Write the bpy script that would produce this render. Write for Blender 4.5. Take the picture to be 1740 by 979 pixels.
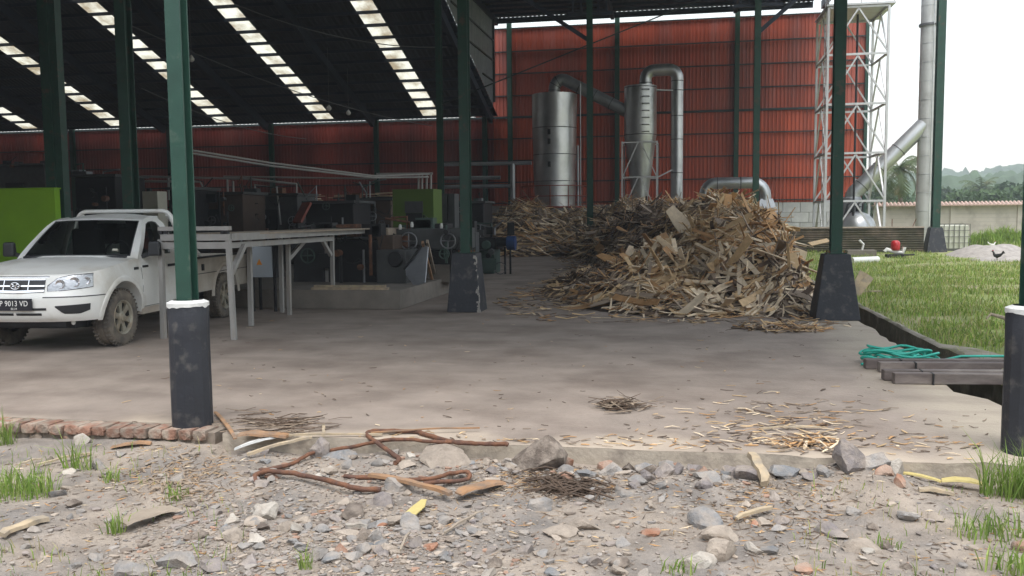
import bpy, bmesh, math, random
import numpy as np
from mathutils import Vector, Matrix, Euler, noise as mnoise

R = math.radians
for o in list(bpy.data.objects):
    bpy.data.objects.remove(o)
sc = bpy.context.scene
COL = sc.collection

# ------------------------------------------------------------------ camera
IMW, IMH, FPX, CAMH = 1740., 979., 1490., 1.64
YAW, PITCH, ROLL = R(10.8), R(4.74), 0.010
_f0 = np.array([-math.sin(YAW), math.cos(YAW), 0.]); _r0 = np.array([math.cos(YAW), math.sin(YAW), 0.])
_f = _f0*math.cos(PITCH) - np.array([0, 0, 1.])*math.sin(PITCH)
_u0 = np.cross(_r0, _f)
_r = _r0*math.cos(ROLL) - _u0*math.sin(ROLL)
_u = _u0*math.cos(ROLL) + _r0*math.sin(ROLL)
CAMP = np.array([0, 0, CAMH])
cd = bpy.data.cameras.new('camera'); cam = bpy.data.objects.new('camera', cd); COL.objects.link(cam)
cam.matrix_world = Matrix(((_r[0], _u[0], -_f[0], 0), (_r[1], _u[1], -_f[1], 0), (_r[2], _u[2], -_f[2], CAMH), (0, 0, 0, 1)))
cd.sensor_width = 36; cd.lens = 36*FPX/IMW; cd.clip_start = .05; cd.clip_end = 6000
sc.camera = cam

def ray(x, y): return _f + _r*(x-IMW/2)/FPX - _u*(y-IMH/2)/FPX
def G(x, y, h=0.):
    """photo pixel -> point on the level z = h"""
    d = ray(x, y); return CAMP + d*((h-CAMH)/d[2])
def V(x, y, v):
    """photo pixel -> point on the upright plane y = v"""
    d = ray(x, y); return CAMP + d*(v/d[1])

# ------------------------------------------------------------------ light
SUN_EL, SUN_AZ = 68., 165.
w = bpy.data.worlds.new('World'); sc.world = w; w.use_nodes = True
nt = w.node_tree; nt.nodes.clear()
sky = nt.nodes.new('ShaderNodeTexSky'); sky.sky_type = 'NISHITA'; sky.sun_disc = False
sky.sun_elevation = R(SUN_EL); sky.sun_rotation = R(SUN_AZ); sky.air_density = 2.0; sky.dust_density = 1.2; sky.ozone_density = 1.0
hs = nt.nodes.new('ShaderNodeHueSaturation'); hs.inputs['Saturation'].default_value = .35; hs.inputs['Value'].default_value = 1.0
bg = nt.nodes.new('ShaderNodeBackground'); bg.inputs[1].default_value = .15
wo = nt.nodes.new('ShaderNodeOutputWorld')
nt.links.new(sky.outputs[0], hs.inputs['Color']); nt.links.new(hs.outputs[0], bg.inputs[0]); nt.links.new(bg.outputs[0], wo.inputs[0])
sl = bpy.data.lights.new('sun', 'SUN'); sl.energy = 1.5; sl.angle = R(40); sl.color = (1, .97, .92)
so = bpy.data.objects.new('sun', sl); COL.objects.link(so)
# sky sun_rotation turns clockwise seen from above, from +Y
sd = Vector((math.sin(R(SUN_AZ))*math.cos(R(SUN_EL)), math.cos(R(SUN_AZ))*math.cos(R(SUN_EL)), math.sin(R(SUN_EL))))
so.rotation_euler = sd.to_track_quat('Z', 'Y').to_euler(); so.location = sd*60
sc.view_settings.view_transform = 'Standard'; sc.view_settings.look = 'None'
sc.view_settings.exposure = 1.15; sc.view_settings.gamma = 1
sc.cycles.use_denoising = True
sc.cycles.max_bounces = 8; sc.cycles.diffuse_bounces = 5; sc.cycles.transmission_bounces = 6; sc.cycles.transparent_max_bounces = 8

# ------------------------------------------------------------------ materials
MATS = {}
def mat(name, col, rough=.7, metal=0., var=.2, scale=3., bump=0., bscale=25., col2=None, mix2=(.5, .7), s2=1.2, rand=0., stretch=None, spec=.5, attr=None, trans=0.):
    """plain colour + two noises (tone, second colour in patches) + fine relief"""
    m = bpy.data.materials.new(name); m.use_nodes = True; MATS[name] = m
    n = m.node_tree; N = n.nodes; L = n.links
    b = N['Principled BSDF']; b.inputs['Roughness'].default_value = rough; b.inputs['Metallic'].default_value = metal
    b.inputs['Specular IOR Level'].default_value = spec
    ge = N.new('ShaderNodeNewGeometry'); pos = ge.outputs['Position']
    if stretch:
        mp = N.new('ShaderNodeMapping'); mp.inputs['Scale'].default_value = stretch; L.new(pos, mp.inputs[0]); pos = mp.outputs[0]
    def ns(s, d=4):
        t = N.new('ShaderNodeTexNoise'); t.inputs['Scale'].default_value = s; t.inputs['Detail'].default_value = d
        t.inputs['Roughness'].default_value = .6; L.new(pos, t.inputs['Vector']); return t.outputs['Fac']
    def mixn(fac, a, bb, mode='MIX'):
        x = N.new('ShaderNodeMix'); x.data_type = 'RGBA'; x.blend_type = mode; x.inputs[0].default_value = 1
        if fac is not None: L.new(fac, x.inputs[0])
        for v, i in ((a, 6), (bb, 7)):
            if isinstance(v, tuple): x.inputs[i].default_value = (*v, 1)
            else: L.new(v, x.inputs[i])
        return x.outputs[2]
    def ramp(f, a, bb, c0=0., c1=1.):
        r = N.new('ShaderNodeMapRange'); r.inputs[1].default_value = a; r.inputs[2].default_value = bb
        r.inputs[3].default_value = c0; r.inputs[4].default_value = c1; L.new(f, r.inputs[0]); return r.outputs[0]
    cur = tuple(col)
    if attr:
        at = N.new('ShaderNodeAttribute'); at.attribute_name = attr; cur = at.outputs['Color']
    if col2: cur = mixn(ramp(ns(s2, 6), *mix2), cur, tuple(col2))
    if var or rand:
        v = N.new('ShaderNodeHueSaturation'); 
        if isinstance(cur, tuple): v.inputs['Color'].default_value = (*cur, 1)
        else: L.new(cur, v.inputs['Color'])
        val = ramp(ns(scale, 5), .25, .75, 1-var, 1+var)
        if rand:
            oi = N.new('ShaderNodeObjectInfo')
            rr = ramp(oi.outputs['Random'], 0, 1, 1-rand, 1+rand)
            mu = N.new('ShaderNodeMath'); mu.operation = 'MULTIPLY'; L.new(val, mu.inputs[0]); L.new(rr, mu.inputs[1]); val = mu.outputs[0]
        L.new(val, v.inputs['Value']); cur = v.outputs[0]
    if isinstance(cur, tuple): b.inputs['Base Color'].default_value = (*cur, 1)
    else: L.new(cur, b.inputs['Base Color'])
    if bump:
        bp = N.new('ShaderNodeBump'); bp.inputs['Strength'].default_value = bump; bp.inputs['Distance'].default_value = .02
        L.new(ns(bscale, 6), bp.inputs['Height']); L.new(bp.outputs[0], b.inputs['Normal'])
    if trans:
        tr = N.new('ShaderNodeBsdfTranslucent'); mx = N.new('ShaderNodeMixShader'); mx.inputs[0].default_value = trans
        if isinstance(cur, tuple): tr.inputs[0].default_value = (*cur, 1)
        else: L.new(cur, tr.inputs[0])
        L.new(b.outputs[0], mx.inputs[1]); L.new(tr.outputs[0], mx.inputs[2]); L.new(mx.outputs[0], N['Material Output'].inputs[0])
    return m
def glass(name, col, rough=.03):
    m = bpy.data.materials.new(name); m.use_nodes = True; N = m.node_tree.nodes; L = m.node_tree.links; MATS[name] = m
    N.remove(N['Principled BSDF'])
    t = N.new('ShaderNodeBsdfTransparent'); t.inputs[0].default_value = (*col, 1)
    g = N.new('ShaderNodeBsdfGlossy'); g.inputs['Roughness'].default_value = rough
    fr = N.new('ShaderNodeFresnel'); fr.inputs[0].default_value = 1.5
    mx = N.new('ShaderNodeMixShader'); L.new(fr.outputs[0], mx.inputs[0]); L.new(t.outputs[0], mx.inputs[1]); L.new(g.outputs[0], mx.inputs[2])
    L.new(mx.outputs[0], N['Material Output'].inputs[0]); return m

mat('floor', (.275, .226, .19), .85, var=.2, scale=1.7, bump=.45, bscale=18, col2=(.20, .158, .13), mix2=(.46, .66), s2=.8)
mat('slab_face', (.42, .36, .29), .9, var=.2, scale=5, bump=.5, bscale=20, col2=(.26, .22, .18), mix2=(.5, .65), s2=3)
mat('dirt', (.315, .262, .215), .95, var=.32, scale=5, bump=1., bscale=45, col2=(.22, .195, .175), mix2=(.42, .62), s2=1.7)
mat('field_soil', (.22, .26, .085), .95, var=.3, scale=2, bump=.6, col2=(.30, .26, .16), mix2=(.5, .66), s2=.9)
mat('far_ground', (.12, .13, .06), .95, var=.3, scale=.05)
mat('moss', (.075, .066, .04), .95, var=.4, scale=6, bump=.8, bscale=18, col2=(.17, .145, .105), mix2=(.5, .65), s2=2.2)
mat('kerb', (.30, .27, .22), .9, var=.25, scale=4, bump=.6, col2=(.12, .12, .06), mix2=(.5, .62), s2=2)
mat('green_paint', (.012, .05, .033), .5, var=.2, scale=4, spec=.4, col2=(.06, .05, .035), mix2=(.58, .68), s2=6, bump=.1)
mat('green_front', (.017, .058, .041), .45, var=.18, scale=5, bump=.08, col2=(.075, .10, .075), mix2=(.58, .70), s2=5)
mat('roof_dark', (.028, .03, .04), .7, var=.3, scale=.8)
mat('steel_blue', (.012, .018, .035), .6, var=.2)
mat('plinth_paint', (.018, .02, .027), .6, var=.2, scale=5, bump=.25, bscale=30, col2=(.085, .08, .075), mix2=(.54, .70), s2=7)
mat('plinth_chip', (.33, .31, .28), .9, var=.2, scale=8, bump=.5)
mat('white_splash', (.62, .62, .6), .7, var=.15, scale=20)
mat('red_sheet', (.41, .068, .026), .45, var=.22, scale=1.6, rand=.14, col2=(.30, .07, .045), mix2=(.5, .7), s2=.6, stretch=(1, 1, .15))
mat('red_upper', (.33, .062, .033), .45, var=.22, scale=1.6, rand=.18, col2=(.27, .085, .07), mix2=(.5, .7), s2=.8, stretch=(1.5, 1, .12))
mat('maroon_sheet', (.22, .040, .030), .55, var=.2, scale=1.6, rand=.14, col2=(.16, .045, .04), mix2=(.5, .7), s2=.6, stretch=(1, 1, .15))  # darker copy of the red sheet: shade under the low roof put into its colour
mat('grey_sheet', (.20, .22, .25), .55, metal=.0, var=.2, rand=.1)
mat('girt', (.02, .03, .03), .6, var=.2)
mat('block', (.52, .52, .52), .85, var=.12, scale=3, rand=.10, bump=.3)
mat('mortar', (.3, .29, .27), .95, var=.1)
mat('galv', (.50, .51, .52), .38, metal=.85, var=.12, scale=1.5, col2=(.36, .37, .38), mix2=(.45, .7), s2=.9, bump=.05, bscale=3)
mat('galv_dull', (.30, .31, .33), .5, metal=.7, var=.15, scale=1.5, col2=(.2, .2, .2), mix2=(.5, .7))
mat('chimney_sheet', (.47, .47, .46), .5, metal=.35, var=.12, scale=2, col2=(.36, .35, .34), mix2=(.5, .7), s2=1.1)
mat('silver_paint', (.55, .55, .56), .45, metal=.25, var=.12, scale=3)
mat('seam', (.12, .12, .125), .6, metal=.5, var=.1)
mat('rust_red', (.22, .05, .03), .7, var=.2)
mat('black', (.012, .012, .013), .6, var=.1)
mat('dark_steel', (.018, .018, .02), .55, metal=.3, var=.3, scale=4)
mat('machine_grey', (.06, .063, .063), .6, var=.25, scale=4, col2=(.05, .05, .05), mix2=(.5, .7), s2=3)
mat('machine_green', (.05, .085, .07), .55, var=.2)
mat('machine_blue', (.015, .045, .14), .5, var=.2)
mat('lime_wall', (.20, .40, .012), .75, var=.12, scale=1.5, bump=.1)
mat('lime_cabinet', (.07, .13, .008), .5, var=.1)
mat('cream', (.5, .48, .4), .6, var=.1)
mat('yellow_paint', (.45, .32, .03), .6, var=.15)
mat('pipe_white', (.34, .325, .31), .5, var=.12)
mat('cabinet', (.42, .47, .52), .4, var=.06)
mat('orange', (.75, .28, .02), .6, var=.05)
mat('concrete', (.20, .175, .15), .9, var=.2, scale=3, bump=.4, col2=(.2, .18, .155), mix2=(.5, .7), s2=2)
mat('brownbox', (.07, .045, .032), .8, var=.3)
mat('wood_white', (.29, .28, .265), .75, var=.16, scale=6, stretch=(1, 1, .3), col2=(.3, .26, .22), mix2=(.55, .7), s2=4)
mat('wood_pale', (.43, .335, .22), .8, col2=(.30, .25, .19), mix2=(.42, .62), s2=9, var=.25, scale=5, bump=.2)
mat('wood_orange', (.33, .185, .095), .8, col2=(.22, .155, .11), mix2=(.42, .62), s2=8, var=.28, scale=6, bump=.2)
mat('wood_grey', (.30, .245, .19), .85, var=.25, scale=6, bump=.3)
TONES = {'pale cream': (.70, .565, .40), 'tan': (.56, .39, .215), 'orange brown': (.46, .26, .115), 'grey brown': (.29, .22, .16), 'dark brown': (.105, .068, .045)}
for k, c in TONES.items():
    mat('veneer_'+k.replace(' ', '_'), c, .75, var=.22, scale=9, rand=.15, stretch=(1, 1, 1), trans=.1)
mat('veneer_mass', (1, 1, 1), .8, var=.25, scale=7, attr='tint')
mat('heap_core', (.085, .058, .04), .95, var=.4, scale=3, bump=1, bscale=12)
mat('truck_paint', (.76, .76, .73), .3, var=.05, scale=3, col2=(.55, .51, .44), mix2=(.50, .78), s2=2.2, spec=.6)
mat('truck_low', (.52, .48, .42), .55, var=.12, scale=3, col2=(.40, .34, .28), mix2=(.4, .65), s2=2)
mat('black_plastic', (.018, .019, .022), .45, var=.1)
mat('tyre', (.085, .075, .065), .9, var=.3, scale=6, col2=(.19, .16, .125), mix2=(.4, .65), s2=5, bump=.3)
mat('rim', (.34, .32, .26), .5, metal=.35, var=.2, scale=8, col2=(.26, .21, .15), mix2=(.45, .65), s2=6)
mat('chrome', (.8, .8, .82), .12, metal=1, var=.03)
mat('plate_black', (.012, .012, .018), .5, var=.05)
mat('plate_text', (.75, .75, .72), .6, var=.03)
mat('seat_cloth', (.05, .05, .055), .9, var=.1)
glass('window_glass', (.33, .36, .34)); glass('lamp_glass', (.93, .95, .96), .05)
mat('lamp_reflector', (.42, .43, .45), .3, metal=.8, var=.1, scale=30, bump=.3, bscale=40)
mat('brick', (.27, .145, .10), .95, var=.25, scale=10, rand=.22, bump=.8, bscale=40, col2=(.31, .25, .20), mix2=(.40, .58), s2=8)
mat('brick_joint', (.22, .18, .145), .95, var=.2, scale=20, bump=.6)
ROCKC = {'grey': (.235, .222, .212), 'blue grey': (.185, .187, .192), 'brown': (.125, .098, .08), 'tan': (.33, .275, .225), 'purple grey': (.205, .18, .175), 'red': (.29, .14, .085), 'pale': (.40, .365, .32)}
for k, c in ROCKC.items():   # stones carry a coat of the same dust as the earth
    mat('rock_'+k.replace(' ', '_'), c, .9, var=.25, scale=14, rand=.15, bump=.7, bscale=35, col2=tuple(q*.4+w_*.6 for q, w_ in zip(c, (.34, .285, .235))), mix2=(.40, .60), s2=9)
mat('gravel', (1, 1, 1), .95, var=.2, scale=20, attr='tint')
mat('rust', (.17, .075, .04), .85, var=.3, scale=14, bump=.4, bscale=60, col2=(.10, .05, .035), mix2=(.45, .6), s2=9)
mat('leaf_yellow', (.64, .53, .22), .6, var=.1, scale=20, trans=.2)
mat('grass', (1, 1, 1), .7, var=.25, scale=2, attr='tint', trans=.35)
mat('leaf_green', (.055, .10, .03), .7, var=.35, scale=.6, rand=.25, trans=.3)
mat('leaf_deep', (.035, .07, .025), .7, var=.35, scale=.5, rand=.25, trans=.3)
mat('palm_leaf', (.07, .10, .03), .6, var=.3, scale=1.5, trans=.3, col2=(.2, .16, .06), mix2=(.55, .7), s2=.8)
mat('bark', (.14, .11, .085), .95, var=.3, scale=4, bump=.5)
mat('far_wood', (.05, .085, .035), .9, var=.45, scale=.12)
mat('rendered_wall', (.42, .38, .34), .9, var=.12, scale=2, col2=(.28, .25, .22), mix2=(.5, .66), s2=.7, bump=.3)
mat('clay_tile', (.42, .30, .25), .85, var=.25, scale=4)
mat('sand', (.33, .30, .275), .95, var=.3, scale=5, bump=1., bscale=12)
mat('ibc_white', (.62, .62, .52), .5, var=.06, trans=.15)
mat('cage', (.16, .16, .14), .5, metal=.5, var=.1)
mat('red_plastic', (.42, .015, .02), .35, var=.05)
mat('white_plastic', (.65, .65, .63), .45, var=.06)
mat('hose_green', (.02, .34, .26), .45, var=.12)
mat('beam_brown', (.105, .082, .075), .7, var=.25, scale=6, col2=(.2, .17, .15), mix2=(.5, .66), s2=3, stretch=(.3, 1, 1))
mat('feather_black', (.02, .018, .018), .7, var=.2)
mat('feather_white', (.6, .58, .54), .8, var=.1)
mat('cable', (.10, .10, .11), .6, var=.05)
mat('bulb', (.7, .7, .7), .2, var=.02)
# translucent roof sheet
def skylight_mat():
    m = bpy.data.materials.new('skylight'); m.use_nodes = True; N = m.node_tree.nodes; L = m.node_tree.links; MATS['skylight'] = m
    N.remove(N['Principled BSDF'])
    ge = N.new('ShaderNodeNewGeometry'); t = N.new('ShaderNodeTexNoise'); t.inputs['Scale'].default_value = .9; t.inputs['Detail'].default_value = 6
    L.new(ge.outputs['Position'], t.inputs['Vector'])
    r = N.new('ShaderNodeValToRGB'); r.color_ramp.elements[0].position = .36; r.color_ramp.elements[0].color = (.30, .24, .16, 1)
    r.color_ramp.elements[1].position = .56; r.color_ramp.elements[1].color = (.68, .65, .55, 1); L.new(t.outputs['Fac'], r.inputs[0])
    tr = N.new('ShaderNodeBsdfTranslucent'); tp = N.new('ShaderNodeBsdfTransparent'); mx = N.new('ShaderNodeMixShader'); mx.inputs[0].default_value = .5
    L.new(r.outputs[0], tr.inputs[0]); L.new(r.outputs[0], tp.inputs[0]); L.new(tr.outputs[0], mx.inputs[1]); L.new(tp.outputs[0], mx.inputs[2])
    L.new(mx.outputs[0], N['Material Output'].inputs[0])
skylight_mat()
# mossy coursed brick
def mossy_brick():
    m = mat('moss_brick', (.05, .045, .026), .95, var=.35, scale=5, bump=0, col2=(.12, .09, .065), mix2=(.46, .66), s2=1.3)
    N = m.node_tree.nodes; L = m.node_tree.links; b = N['Principled BSDF']
    ge = N.new('ShaderNodeNewGeometry'); s = N.new('ShaderNodeSeparateXYZ'); L.new(ge.outputs['Position'], s.inputs[0])
    wv = N.new('ShaderNodeMath'); wv.operation = 'PINGPONG'; wv.inputs[1].default_value = .045; L.new(s.outputs[2], wv.inputs[0])
    bp = N.new('ShaderNodeBump'); bp.inputs['Strength'].default_value = 1; bp.inputs['Distance'].default_value = .6
    L.new(wv.outputs[0], bp.inputs['Height']); L.new(bp.outputs[0], b.inputs['Normal'])
mossy_brick()

# ------------------------------------------------------------------ helpers
def V3(p): return Vector((float(p[0]), float(p[1]), float(p[2])))
class MB:
    """collects shapes; build() links them as ONE mesh object"""
    def __init__(s): s.v = []; s.f = []; s.tint = []
    def add(s, vs, fs):
        k = len(s.v); s.v += [tuple(map(float, p)) for p in vs]; s.f += [tuple(i+k for i in f) for f in fs]; return s
    def box(s, c, d, rz=0., M=None, taper=None):
        x, y, z = d[0]/2, d[1]/2, d[2]/2; t = taper if taper else (1, 1)
        pts = [(-x, -y, -z), (x, -y, -z), (x, y, -z), (-x, y, -z), (-x*t[0], -y*t[1], z), (x*t[0], -y*t[1], z), (x*t[0], y*t[1], z), (-x*t[0], y*t[1], z)]
        if M is None: M = Matrix.Rotation(rz, 3, 'Z')
        c = V3(c); return s.add([c + M @ Vector(p) for p in pts], [(0, 3, 2, 1), (4, 5, 6, 7), (0, 1, 5, 4), (1, 2, 6, 5), (2, 3, 7, 6), (3, 0, 4, 7)])
    def b2(s, lo, hi): return s.box([(a+b)/2 for a, b in zip(lo, hi)], [b-a for a, b in zip(lo, hi)])
    def bar(s, a, b, w, h, up=(0, 0, 1)):
        a, b = V3(a), V3(b); d = b-a; L = d.length; d.normalize(); up = Vector(up)
        if abs(d.dot(up)) > .98: up = Vector((1, 0, 0))
        x = d.cross(up).normalized(); z = x.cross(d)
        M = Matrix((x, d, z)).transposed(); return s.box((a+b)/2, (w, L, h), M=M)
    def tube(s, path, r, n=10, cap=True):
        P = [V3(p) for p in path]; rr = r if hasattr(r, '__len__') else [r]*len(P); k = len(s.v); up = None
        for i, p in enumerate(P):
            t = (P[min(i+1, len(P)-1)] - P[max(i-1, 0)]).normalized()
            if up is None:
                up = Vector((0, 0, 1)) if abs(t.z) < .9 else Vector((1, 0, 0))
            x = t.cross(up).normalized(); up = x.cross(t).normalized()
            for j in range(n):
                a = 2*math.pi*j/n; q = p + x*(rr[i]*math.cos(a)) + up*(rr[i]*math.sin(a)); s.v.append(tuple(q))
        for i in range(len(P)-1):
            for j in range(n):
                a = k+i*n+j; b = k+i*n+(j+1) % n; s.f.append((a, b, b+n, a+n))
        if cap:
            s.f.append(tuple(k+j for j in range(n))[::-1]); s.f.append(tuple(k+(len(P)-1)*n+j for j in range(n)))
        return s
    def lathe(s, prof, c=(0, 0, 0), n=32, axis='Z', caps=True):
        """prof: list of (radius, height)"""
        k = len(s.v); c = V3(c)
        for r, h in prof:
            for j in range(n):
                a = 2*math.pi*j/n; x, y = r*math.cos(a), r*math.sin(a)
                p = (x, y, h) if axis == 'Z' else ((h, x, y) if axis == 'X' else (x, h, y))
                s.v.append(tuple(c+Vector(p)))
        for i in range(len(prof)-1):
            for j in range(n):
                a = k+i*n+j; b = k+i*n+(j+1) % n; s.f.append((a, b, b+n, a+n))
        if caps:
            s.f.append(tuple(k+j for j in range(n))[::-1]); s.f.append(tuple(k+(len(prof)-1)*n+j for j in range(n)))
        return s
    def grid(s, fn, us, vs):
        k = len(s.v); nu, nv = len(us), len(vs)
        for a in us:
            for b in vs: s.v.append(tuple(map(float, fn(a, b))))
        for i in range(nu-1):
            for j in range(nv-1):
                a = k+i*nv+j; s.f.append((a, a+nv, a+nv+1, a+1))
        return s
    def prism(s, poly, off):
        """poly: 3d loop, extruded by vector off"""
        n = len(poly); o = V3(off); P = [V3(p) for p in poly]
        return s.add(P+[p+o for p in P], [tuple(range(n))[::-1], tuple(range(n, 2*n))]+[(i, (i+1) % n, n+(i+1) % n, n+i) for i in range(n)])
    def data(s, name='mesh', smooth=False, fix=True, merge=0.):
        me = bpy.data.meshes.new(name); me.from_pydata(s.v, [], s.f)
        if len(s.tint):
            at = me.color_attributes.new('tint', 'FLOAT_COLOR', 'POINT')
            at.data.foreach_set('color', np.array(s.tint, dtype=np.float32).reshape(-1))
        if fix or merge:
            bm = bmesh.new(); bm.from_mesh(me)
            if merge: bmesh.ops.remove_doubles(bm, verts=bm.verts, dist=merge)
            if fix: bmesh.ops.recalc_face_normals(bm, faces=bm.faces)
            bm.to_mesh(me); bm.free()
        if smooth:
            me.polygons.foreach_set('use_smooth', [True]*len(me.polygons))
            if smooth != 'all':
                me.set_sharp_from_angle(angle=R(smooth if smooth is not True else 38))
        return me
    def build(s, name, m, parent=None, smooth=False, local=False, fix=True, merge=0.):
        return link(name, s.data(name, smooth, fix, merge), m, parent, local)
def link(name, me, m=None, parent=None, local=False):
    o = bpy.data.objects.new(name, me); COL.objects.link(o)
    if m is not None and not me.materials: me.materials.append(MATS[m] if isinstance(m, str) else m)
    if parent is not None: attach(o, parent, local)
    return o
def attach(o, p, local=False):
    o.parent = p
    if not local and p.parent is None: o.matrix_parent_inverse = p.matrix_basis.inverted()
def tag(o, label=None, cat=None, group=None, kind=None):
    if label: o['label'] = label
    if cat: o['category'] = cat
    if group: o['group'] = group
    if kind: o['kind'] = kind
    return o
def thing(name, label, cat, loc=(0, 0, 0), rz=0., group=None):
    o = bpy.data.objects.new(name, None); COL.objects.link(o); o.location = V3(loc); o.rotation_euler = (0, 0, rz); o.empty_display_size = .2
    return tag(o, label, cat, group)
def bev(o, w=.01, seg=2):
    b = o.modifiers.new('bevel', 'BEVEL'); b.width = w; b.segments = seg; b.limit_method = 'ANGLE'; return o
def arc(c, r, a0, a1, n, ax1, ax2):
    c, x, y = V3(c), Vector(ax1), Vector(ax2)
    return [c + x*(r*math.cos(a)) + y*(r*math.sin(a)) for a in np.linspace(a0, a1, n)]
def nz(x, y, s=1., z=0.): return mnoise.noise(Vector((x*s, y*s, z)))

# ------------------------------------------------------------------ ground, floor, ditch, field
rnd = random.Random(7)
FL_Y0, FL_X1 = 6.06, 2.66
ROOF_E, ROOF_S, ROOF_RIDGE = 7.4, .345, 26.0
FRONT_E, FRONT_V, TALL_H, TALL_V0, TALL_V1, TALL_X1 = 6.3, 6.5, 12.75, 34.4, 49.7, 6.9
def roof_h(v):
    top = ROOF_E + ROOF_S*(50-ROOF_RIDGE)
    return ROOF_E + ROOF_S*(50-v) if v >= ROOF_RIDGE else FRONT_E + (top-FRONT_E)*(v-FRONT_V)/(ROOF_RIDGE-FRONT_V)

g = MB().b2((-3000, -3000, -.9), (3000, 3000, -.62)).build('ground', 'far_ground'); tag(g, 'dull green land around the yard', 'ground', kind='structure')

def fg(x, y):
    z = -.15 + .035*nz(x, y, 1.1, 3.) + .018*nz(x, y, 3.5, 9.) + .009*nz(x, y, 11., 1.)
    z += .035*math.exp(-((y-5.6)/.35)**2)*(1 if x > -3.2 else .3) + (.015 if x < -3.4 else 0)
    e = max(0., min(1., (y-5.45)/.55)); e = e*e*(3-2*e)
    z += e*(max(0., .035+.10*nz(x, 0, 1.3, 4.)) if x > -3.4 else .045+.02*nz(x, 0, 2.))
    z = min(z, -.012) if y > 5.9 else z
    if y < 3.5: z += .03*min(1, (3.5-y)/2)
    return z
def axis(lo, hi, d0, d1, step, grow=1.5):
    a = list(np.arange(d0, d1+1e-6, step)); st = step
    while a[0] > lo: st *= grow; a.insert(0, max(lo, a[0]-st))
    st = step
    while a[-1] < hi: st *= grow; a.append(min(hi, a[-1]+st))
    return a
m = MB().grid(lambda x, y: (x, y, fg(x, y)), axis(-60, 60, -6, 4.6, .045), axis(-40, 6.2, 3.0, 6.2, .045)); 
o = m.build('dirt_ground', 'dirt', smooth='all', fix=False); tag(o, 'bare stony earth in front of the concrete floor', 'ground', kind='structure')

# floor: outline with a broken front and right edge
out = [(-60, 51), (-60, 6.30)]
x = -60.
while x < -3.46: out.append((x, 6.30)); x += 3
out.append((-3.44, 6.30)); x = -3.42
while x < FL_X1:
    j = .012 if x < .2 else .045
    d = rnd.uniform(-j, j) + (.10*max(0, nz(x, 0, 2.3, 5.)) if x > .3 else 0)
    out.append((x, FL_Y0 + d)); x += rnd.uniform(.06, .2)
y = FL_Y0 + .03
while y < 13.2:
    out.append((FL_X1 + rnd.uniform(-.03, .03) + .10*nz(0, y, 1.5, 2.) - (.18 if 8.2 < y < 9.0 else 0), y)); y += rnd.uniform(.1, .35)
out += [(FL_X1, 13.4), (FL_X1, 36.3), (9.9, 36.4), (9.9, 51)]
bm = bmesh.new(); vs = [bm.verts.new((a, b, 0)) for a, b in out]; f = bm.faces.new(vs); 
if f.normal.z < 0: f.normal_flip()
bmesh.ops.triangulate(bm, faces=[f]); me = bpy.data.meshes.new('floor'); bm.to_mesh(me); bm.free()
floor = link('floor', me, 'floor'); tag(floor, 'dusty concrete floor of the open shed', 'floor', kind='structure')
m = MB(); n = len(out)
for i in range(n):
    a, b = out[i], out[(i+1) % n]; m.add([(a[0], a[1], -.001), (b[0], b[1], -.001), (b[0], b[1], -.6), (a[0], a[1], -.6)], [(0, 1, 2, 3)])
m.build('floor_edge', 'slab_face', floor)
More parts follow.
